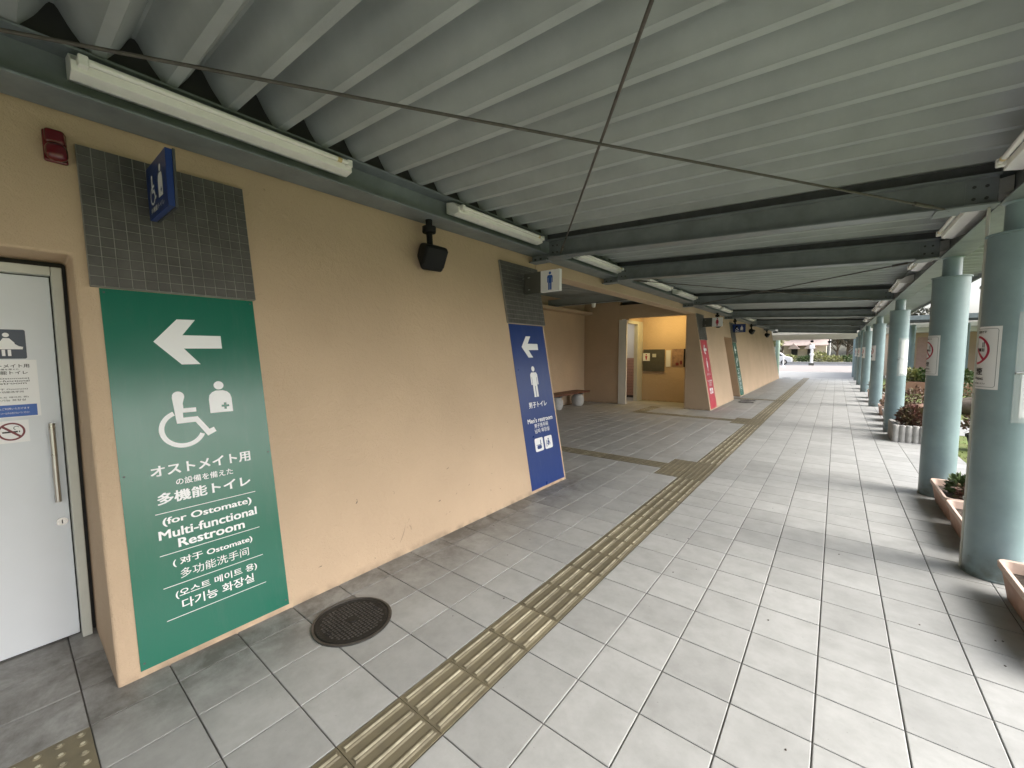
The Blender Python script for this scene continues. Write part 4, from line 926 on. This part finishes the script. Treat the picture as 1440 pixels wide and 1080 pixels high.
# ================================================================== planters
def rr_loop(hx, hy, r, z, c, n=5):
    P = []
    for sx, sy, a in ((1, 1, 0), (-1, 1, 90), (-1, -1, 180), (1, -1, 270)):
        for k in range(n): t = R(a+90*k/(n-1)); P.append((c[0]+sx*(hx-r)+r*math.cos(t), c[1]+sy*(hy-r)+r*math.sin(t), c[2]+z))
    return P
def loft(loops, capa=True, capb=True):
    mb = MB(); n = len(loops[0])
    for l in loops: mb.v += l
    for k in range(len(loops)-1):
        for i in range(n): j = (i+1) % n; mb.f.append((k*n+i, k*n+j, (k+1)*n+j, (k+1)*n+i)); mb.m.append(0)
    if capa: mb.f.append(tuple(range(n-1, -1, -1))); mb.m.append(0)
    if capb: mb.f.append(tuple(range((len(loops)-1)*n, len(loops)*n))); mb.m.append(0)
    return mb
def leaves(c, rx, ry, rz, n, sz, rnd, up=.3, el=1.9):
    mb = MB()
    for _ in range(n):
        while True:
            p = Vector((rnd.uniform(-1, 1), rnd.uniform(-1, 1), rnd.uniform(-1, 1)))
            if p.length < 1 and p.length > .25: break
        q = Vector((c[0]+p.x*rx, c[1]+p.y*ry, c[2]+p.z*rz))
        d = (p+Vector((rnd.gauss(0, .6), rnd.gauss(0, .6), rnd.gauss(0, .5)+up))).normalized(); s = d.orthogonal().normalized()
        s = (Matrix.Rotation(rnd.uniform(0, 6.28), 3, d) @ s); k = sz*rnd.uniform(.6, 1.3); nn = d.cross(s)
        mb.add([q, q+d*k*el*.5+s*k*.5+nn*k*.12, q+d*k*el, q+d*k*el*.5-s*k*.5+nn*k*.12], [(0, 1, 2), (0, 2, 3)])
    return mb
def plant(parent, c, rx, ry, rz, n, sz, m, seed, name='plant'):
    rnd = random.Random(seed); mb = MB()
    for k in range(12):
        a = rnd.uniform(0, 6.28); mb.tube((c[0]+.02*math.cos(a), c[1]+.03*math.sin(a), c[2]-rz*1.1), (c[0]+rx*.8*math.cos(a)*rnd.random(), c[1]+ry*.8*math.sin(a)*rnd.random(), c[2]+rz*rnd.uniform(0, .9)), .004, .002, 5)
    s = obj(name, mb, 'bark', parent); tag(obj('foliage', leaves(c, rx, ry, rz, n, sz, rnd), m, s), kind='stuff')
def planter(x, y, hx, hy, h, label, pm='terra', leaf=None, seed=1, rim='rimt'):
    c = (x, y, 0); t = thing('planter', c, label, 'planter', 'planters along the columns')
    r = .05
    obj('pot', loft([rr_loop(hx*.80, hy*.88, r*.8, 0, c), rr_loop(hx*.82, hy*.89, r*.8, .012, c), rr_loop(hx*.94, hy*.96, r, h*.80, c), rr_loop(hx*.95, hy*.965, r, h*.82, c)], True, False), pm, t, smooth=40)
    obj('rim', loft([rr_loop(hx*.96, hy*.97, r, h*.80, c), rr_loop(hx, hy, r, h*.83, c), rr_loop(hx*1.01, hy*1.005, r, h*.97, c), rr_loop(hx*.985, hy*.99, r, h, c), rr_loop(hx*.90, hy*.945, r*.9, h*.985, c), rr_loop(hx*.84, hy*.90, r*.8, h*.62, c)], False, False), rim, t, smooth=40)
    sm = loft([rr_loop(hx*.86, hy*.915, r*.8, h*.70, c)], False, True); obj('soil', sm, 'soil', t)
    if leaf:
        for i, (dy, rx, rz, m, n) in enumerate(leaf): plant(t, (x, y+dy, h*.7+rz), rx, rx*1.15, rz, n, .032, m, seed+i)
    return t
planter(2.60, 2.74, .225, .49, .225, 'pinkish terracotta planter of bare soil at the foot of the nearest column', leaf=[(.38, .05, .04, 'leaf_g', 30)])
planter(2.555, 4.17, .215, .415, .22, 'terracotta trough planter half hidden just behind the nearest column', leaf=[(-.1, .08, .06, 'leaf_r', 90)], seed=5)
planter(2.555, 5.00, .215, .385, .22, 'terracotta trough planter with leafy green weeds in front of the second column', leaf=[(.02, .13, .10, 'leaf_g', 420), (-.2, .10, .08, 'leaf_r', 240)], seed=9)
# more beyond
planter(2.56, 10.75, .17, .26, .26, 'small terracotta planter with a red shrub between the third and fourth columns', leaf=[(0, .16, .20, 'leaf_r', 500)], seed=21)
planter(2.56, 11.75, .18, .30, .24, 'small pale planter with a low shrub, middle one between the third and fourth columns', pm='conc', leaf=[(0, .14, .10, 'leaf_g', 260)], seed=25, rim='conc')
planter(2.56, 12.9, .18, .30, .24, 'low planter nearest to the front of the fourth column', leaf=[(0, .15, .13, 'leaf_r', 260)], seed=27)
planter(2.56, 16.2, .18, .32, .26, 'planter with reddish shrub just past the fourth column', leaf=[(0, .18, .22, 'leaf_r', 320)], seed=31)
planter(2.56, 17.6, .18, .32, .26, 'second planter with brownish shrub past the fourth column', leaf=[(0, .18, .22, 'leaf_r', 320)], seed=33)
planter(2.56, 21.9, .18, .32, .28, 'planter with dark shrub past the fifth column', leaf=[(0, .2, .26, 'leaf_r', 300)], seed=35)
planter(2.56, 25.9, .18, .32, .28, 'farthest planter with dark shrub along the columns', leaf=[(0, .2, .26, 'leaf_r', 300)], seed=37)
# concrete log planter
lg = thing('log_planter', (2.66, 9.28, 0), 'grey concrete planter shaped like upright logs holding a reddish shrub', 'planter')
lx, ly, lh, lr = .34, .36, .29, .047
for i in range(8):
    for s in (-1, 1):
        x = 2.66-lx+lr+(2*lx-2*lr)*i/7
        obj('log', MB().lathe([(lr, 0), (lr, lh-.012), (lr*.8, lh)], (x, 9.28+s*ly, random.uniform(-.004, .004)), 14), 'conc', lg, smooth=50)
for i in range(1, 7):
    for s in (-1, 1):
        y = 9.28-ly+lr*0+(2*ly)*i/7
        obj('log', MB().lathe([(lr, 0), (lr, lh-.012), (lr*.8, lh)], (2.66+s*(lx-lr), y, random.uniform(-.004, .004)), 14), 'conc', lg, smooth=50)
obj('liner', MB().box(2.66-lx+2*lr, 2.66+lx-2*lr, 9.28-ly+lr, 9.28+ly-lr, .02, .24), 'soil', lg)
plant(lg, (2.60, 9.22, .42), .19, .20, .18, 1100, .034, 'leaf_r', 41); plant(lg, (2.74, 9.4, .36), .12, .14, .12, 400, .034, 'leaf_g', 43)
# garden pots and stones
def roundpot(x, y, r, h, label, m, leaf, seed, z=-.055):
    t = thing('flower_pot', (x, y, z), label, 'flower pot')
    obj('pot', MB().lathe([(r*.68, 0), (r*.92, h*.82), (r, h*.83), (r*1.02, h), (r*.9, h), (r*.85, h*.8)], (x, y, z), 22), m, t, smooth=40)
    plant(t, (x, y, z+h+r*.7), r*1.15, r*1.15, r*.95, 420, .04, leaf, seed); return t
roundpot(3.12, 13.7, .24, .30, 'round terracotta pot with a red leaved shrub on the lawn beyond the log planter', 'terra', 'leaf_r', 51)
roundpot(3.42, 9.1, .20, .26, 'dark round pot on the lawn seen between the two nearest columns', 'rubber', 'leaf_r', 57)
bp_ = thing('garden_trough', (4.15, 21.2, -.05), 'long brown trough of green shrubs on the far lawn', 'planter')
obj('trough', MB().box(3.55, 5.4, 20.9, 21.6, -.05, .40), 'brick', bp_, bevel=.02)
for k in range(4): plant(bp_, (3.75+.45*k, 21.25, .62), .34, .34, .26, 500, .07, 'leaf_g' if k % 2 else 'leaf_o', 60+k)
for i, (x, y, r, l) in enumerate([(4.35, 14.8, .42, 'rounded brown boulder on the lawn beyond the second column'), (3.9, 6.6, .16, 'small grey stone on the lawn behind the nearest column')]):
    st_ = MB(); rnd = random.Random(70+i); bmx = bmesh.new(); bmesh.ops.create_icosphere(bmx, subdivisions=3, radius=1)
    for v in bmx.verts: k = 1+.12*math.sin(v.co.x*4+i)+.1*math.sin(v.co.y*5)+rnd.uniform(-.03, .03); v.co = Vector((v.co.x*r*1.1, v.co.y*r, v.co.z*r*.7))*k
    st_.v = [(x+v.co.x, y+v.co.y, v.co.z+r*.35-.05) for v in bmx.verts]; st_.f = [tuple(v.index for v in f.verts) for f in bmx.faces]; st_.m = [0]*len(st_.f); bmx.free()
    tag(obj('boulder', st_, 'conc' if i else 'bark', org=(x, y, 0), smooth=60), l, 'boulder')
roundpot(4.5, 15.9, .3, .3, 'dark green bush in a pot behind the brown boulder', 'brick', 'leaf_g', 59)
# grass blades near the walkway
gr = MB(); rnd = random.Random(5)
for _ in range(14000):
    x = 3.02+rnd.random()**1.6*7; y = rnd.uniform(1.5, 24)
    if 10.5 < y < 13.3: continue
    h = rnd.uniform(.008, .026); a = rnd.uniform(0, 6.28); w = .004+.0006*y
    gr.add([(x-w*math.cos(a), y-w*math.sin(a), -.055), (x+w*math.cos(a), y+w*math.sin(a), -.055), (x+rnd.uniform(-.02, .02), y+rnd.uniform(-.02, .02), -.055+h)], [(0, 1, 2)])
tag(obj('grass_blades', gr, 'grass', org=(3, 1, 0)), 'short green lawn grass beside the tiled walkway', 'grass', kind='stuff')

# ================================================================== opposite wing across the garden
ow = thing('opposite_wing', (10, 34, 0), 'low orange stucco building with cream fascia across the garden', 'building')
obj('wall', MB().box(4.0, 40, 34.0, 40, -.06, 2.66), 'stucco', ow, bevel=.01)
obj('plinth', MB().box(3.95, 40, 33.3, 33.995, -.09, .05), 'cream', ow, bevel=.01)
obj('fascia', MB().box(3.7, 40, 33.2, 40, 2.664, 3.22), 'cream', ow, bevel=.01)
obj('fascia_trim', MB().box(3.68, 40, 33.16, 33.199, 2.93, 2.96), 'conc', ow)
obj('door_opening', MB().box(5.3, 5.75, 33.96, 33.998, 0, 2.4), 'interior_p', ow)
obj('door_opening', MB().box(9.0, 10.2, 33.96, 33.998, 0, 2.3), 'dark', ow)
ocan = thing('opposite_canopy', (10, 30, 3.2), 'dark roofed canopy in front of the low building across the garden', 'canopy')
obj('roof', MB().hexa([(3.6, 29.2, 3.10), (40, 29.2, 3.10), (40, 32.9, 3.24), (3.6, 32.9, 3.24), (3.6, 29.2, 3.36), (40, 29.2, 3.36), (40, 32.9, 3.48), (3.6, 32.9, 3.48)]), 'steel_dark', ocan)
obj('roof_edge', MB().box(3.55, 40, 29.15, 29.195, 3.19, 3.42), 'steel', ocan)
for k in range(9): obj('rafter', MB().box(3.8+1.9*k, 3.92+1.9*k, 29.22, 32.8, 3.00, 3.098), 'steel', ocan)
for k in range(8):
    x = 4.95+2.15*k
    oc = thing('garden_column', (x, 32.9, 0), ['pale blue column of the opposite building seen left of the second column', 'pale blue column of the opposite building seen between the two nearest columns'][k] if k < 2 else 'pale blue column under the canopy of the building across the garden', 'column', 'columns of the opposite building')
    obj('shaft', MB().lathe([(.15, -.06), (.15, 3.1)], (x, 32.9, 0), 20), 'column', oc, smooth=40)

# ================================================================== far street scene
gp = thing('green_post', (-1.72, 33, 0), 'pale green round post just past the end of the long wall', 'post')
obj('shaft', MB().lathe([(.13, -.01), (.13, 2.5), (.08, 2.56)], (-1.72, 33, 0), 20), 'postg', gp, smooth=40)
hx_ = thing('house', (-3.9, 118, 0), 'pale house with pinkish roof and two small gabled porches beyond the road', 'house')
obj('wall', MB().box(-8.4, -.4, 116, 124, 0, 3.1), 'housew', hx_)
obj('lower_roof', MB().hexa([(-8.8, 113.6, 2.9), (0, 113.6, 2.9), (0, 116, 4.6), (-8.8, 116, 4.6), (-8.8, 113.6, 3.05), (0, 113.6, 3.05), (0, 116, 4.75), (-8.8, 116, 4.75)]), 'rooftile', hx_)
obj('upper_wall', MB().box(-8.4, -.4, 116.01, 124, 3.102, 5.8), 'housew', hx_)
obj('roof', MB().hexa([(-8.9, 115, 5.8), (.1, 115, 5.8), (.1, 125, 5.8), (-8.9, 125, 5.8), (-8.9, 119.5, 8.4), (.1, 119.5, 8.4), (.1, 120.5, 8.4), (-8.9, 120.5, 8.4)]), 'rooftile', hx_)
for x in (-6.3, -3.2):
    p = obj('porch', MB().prism([(-1.15, 2.2), (1.15, 2.2), (0, 3.5)], 112.4, 115.9, lambda a, z, y, x=x: (x+a, y, z)), 'rooftile', hx_)
    obj('door', MB().box(x-.6, x+.6, 115.6, 115.99, 0, 2.15), 'dark', p)
obj('drainpipe', MB().tube((-.1, 115.8, 0), (-.1, 115.8, 5.8), .14), 'steel', hx_); obj('corner_post', MB().tube((.25, 115.8, 0), (.25, 115.8, 5.8), .14), 'white', hx_)
pl_ = thing('street_pole', (-.76, 58, 0), 'white pole on a dark block base in the middle of the far plaza', 'pole')
obj('base', MB().box(-1.02, -.5, 57.8, 58.2, -.03, .26), 'board', pl_, bevel=.03); obj('pole', MB().lathe([(.14, .26), (.14, 1.1), (.20, 1.15), (.20, 1.35), (.13, 1.4), (.13, 1.9)], (-.76, 58, 0), 14), 'white', pl_, smooth=40)
obj('head', MB().box(-1.0, -.52, 57.85, 58.15, 1.9, 2.36), 'white', pl_, bevel=.05)
bl = thing('bollard', (-2.9, 51, 0), 'small white bollard with a flat foot on the pink plaza', 'bollard')
obj('foot', MB().lathe([(.22, -.03), (.2, .03), (.06, .06)], (-2.9, 51, 0), 16), 'white', bl); obj('post', MB().tube((-2.9, 51, .05), (-2.9, 51, .95), .06), 'white', bl, smooth=60)
cr = thing('parked_car', (-4.9, 60.5, 0), 'white hatchback parked beyond the plaza at the left', 'car')
prof = [(-2.1, .3), (-2.1, .85), (-1.9, .98), (-1.5, 1.02), (-1.0, 1.45), (.9, 1.5), (1.5, 1.02), (2.05, .85), (2.15, .55), (2.1, .3)]
obj('body', MB().prism([(a, b) for a, b in prof if b < 1.2], 59.6, 61.3, lambda a, z, y: (-4.9+a, y, z)), 'carw', cr, bevel=.05)
obj('roof', MB().prism([(-1.45, 1.021), (-1.0, 1.46), (.85, 1.5), (1.42, 1.021)], 59.7, 61.2, lambda a, z, y: (-4.9+a, y, z)), 'carw', cr, bevel=.03)
obj('side_window', MB().prism([(-1.25, 1.05), (-.93, 1.38), (.78, 1.42), (1.18, 1.05)], 59.675, 59.71, lambda a, z, y: (-4.9+a, y, z)), 'glass', cr)
for a in (-1.35, 1.35): w_ = obj('wheel', MB().tube((-4.9+a, 59.55, .3), (-4.9+a, 59.8, .3), .32, n=20), 'rubber', cr, smooth=50); obj('rim', MB().tube((-4.9+a, 59.54, .3), (-4.9+a, 59.56, .3), .2, n=14), 'chrome', w_)
rnd = random.Random(11)
for i in range(15):
    x = -12+1.65*i+rnd.uniform(-.3, .3); y = 67.8+rnd.uniform(0, 2.5)
    b_ = thing('bush', (x, y, 0), 'olive or green bush, number %s from the left in the strip beyond the road' % ['one','two','three','four','five','six','seven','eight','nine','ten','eleven','twelve','thirteen','fourteen','fifteen'][i], 'bush', 'bushes beyond the road')
    h_ = rnd.uniform(.55, .95)
    s = obj('stem', MB().tube((x, y, 0), (x, y, h_*.6), .05), 'bark', b_); tag(obj('foliage', leaves((x, y, h_*.85), .95, .9, h_*.75, 420, .16, rnd), 'leaf_o' if i % 3 else 'leaf_g', b_), kind='stuff')
def tree(x, y, H, seed, m, label, group, dens=2600, sz=.42):
    rnd = random.Random(seed); t = thing('tree', (x, y, 0), label, 'tree', group); mb = MB(); cm = MB()
    mb.tube((x, y, -.1), (x, y, H*.45), H*.022, H*.012, 9)
    for k in range(13):
        a = rnd.uniform(0, 6.28); z0 = H*rnd.uniform(.08, .42); L_ = H*rnd.uniform(.22, .42); e = (x+L_*math.cos(a)*.8, y+L_*math.sin(a)*.8, z0+L_*rnd.uniform(.6, 1.1))
        mb.tube((x, y, z0), e, H*.012, H*.005, 6)
        for q in range(4):
            g = (e[0]+rnd.uniform(-1, 1)*H*.12, e[1]+rnd.uniform(-1, 1)*H*.12, e[2]+rnd.uniform(0, 1)*H*.14); mb.tube(e, g, H*.005, H*.002, 4)
            c_ = leaves(g, H*.11, H*.11, H*.085, dens//52, sz, rnd); cm.add(c_.v, c_.f)
    obj('trunk', mb, 'bark', t); tag(obj('crown', cm, m, t), kind='stuff'); return t
ta = tree(-14, 96, 11, 81, 'leaf_p', 'bare grey brown tree left of the far house', 'trees beyond the road')
tb = tree(4.5, 92, 10, 83, 'leaf_p', 'bare grey brown tree right of the far house', 'trees beyond the road', dens=2000, sz=.34)
tc = tree(-18, 88, 9, 85, 'leaf_o', 'olive leaved tree at the left edge beyond the road', 'trees beyond the road')
for i, (s_, x, y, l) in enumerate([(tb, 7.6, 98, 'bare tree, second to the right of the far house'), (ta, 11.5, 96, 'dense tree behind the far right columns'), (tb, 1.6, 126, 'bare tree just behind the right corner of the far house'), (tc, -11.2, 108, 'olive tree just left of the far house'), (ta, -20, 112, 'tall tree at the far left of the hillside'),
                                (ta, 3.5, 128, 'tree on the slope behind the far house'), (tb, -10, 130, 'tree on the slope left behind the far house'), (tc, 14.5, 110, 'olive tree far right beyond the road'), (ta, 8, 140, 'tree high on the slope to the right of the house'), (tb, -4, 138, 'tree on the slope above the house roof')]):
    dup(s_, (x, y, 0), l)
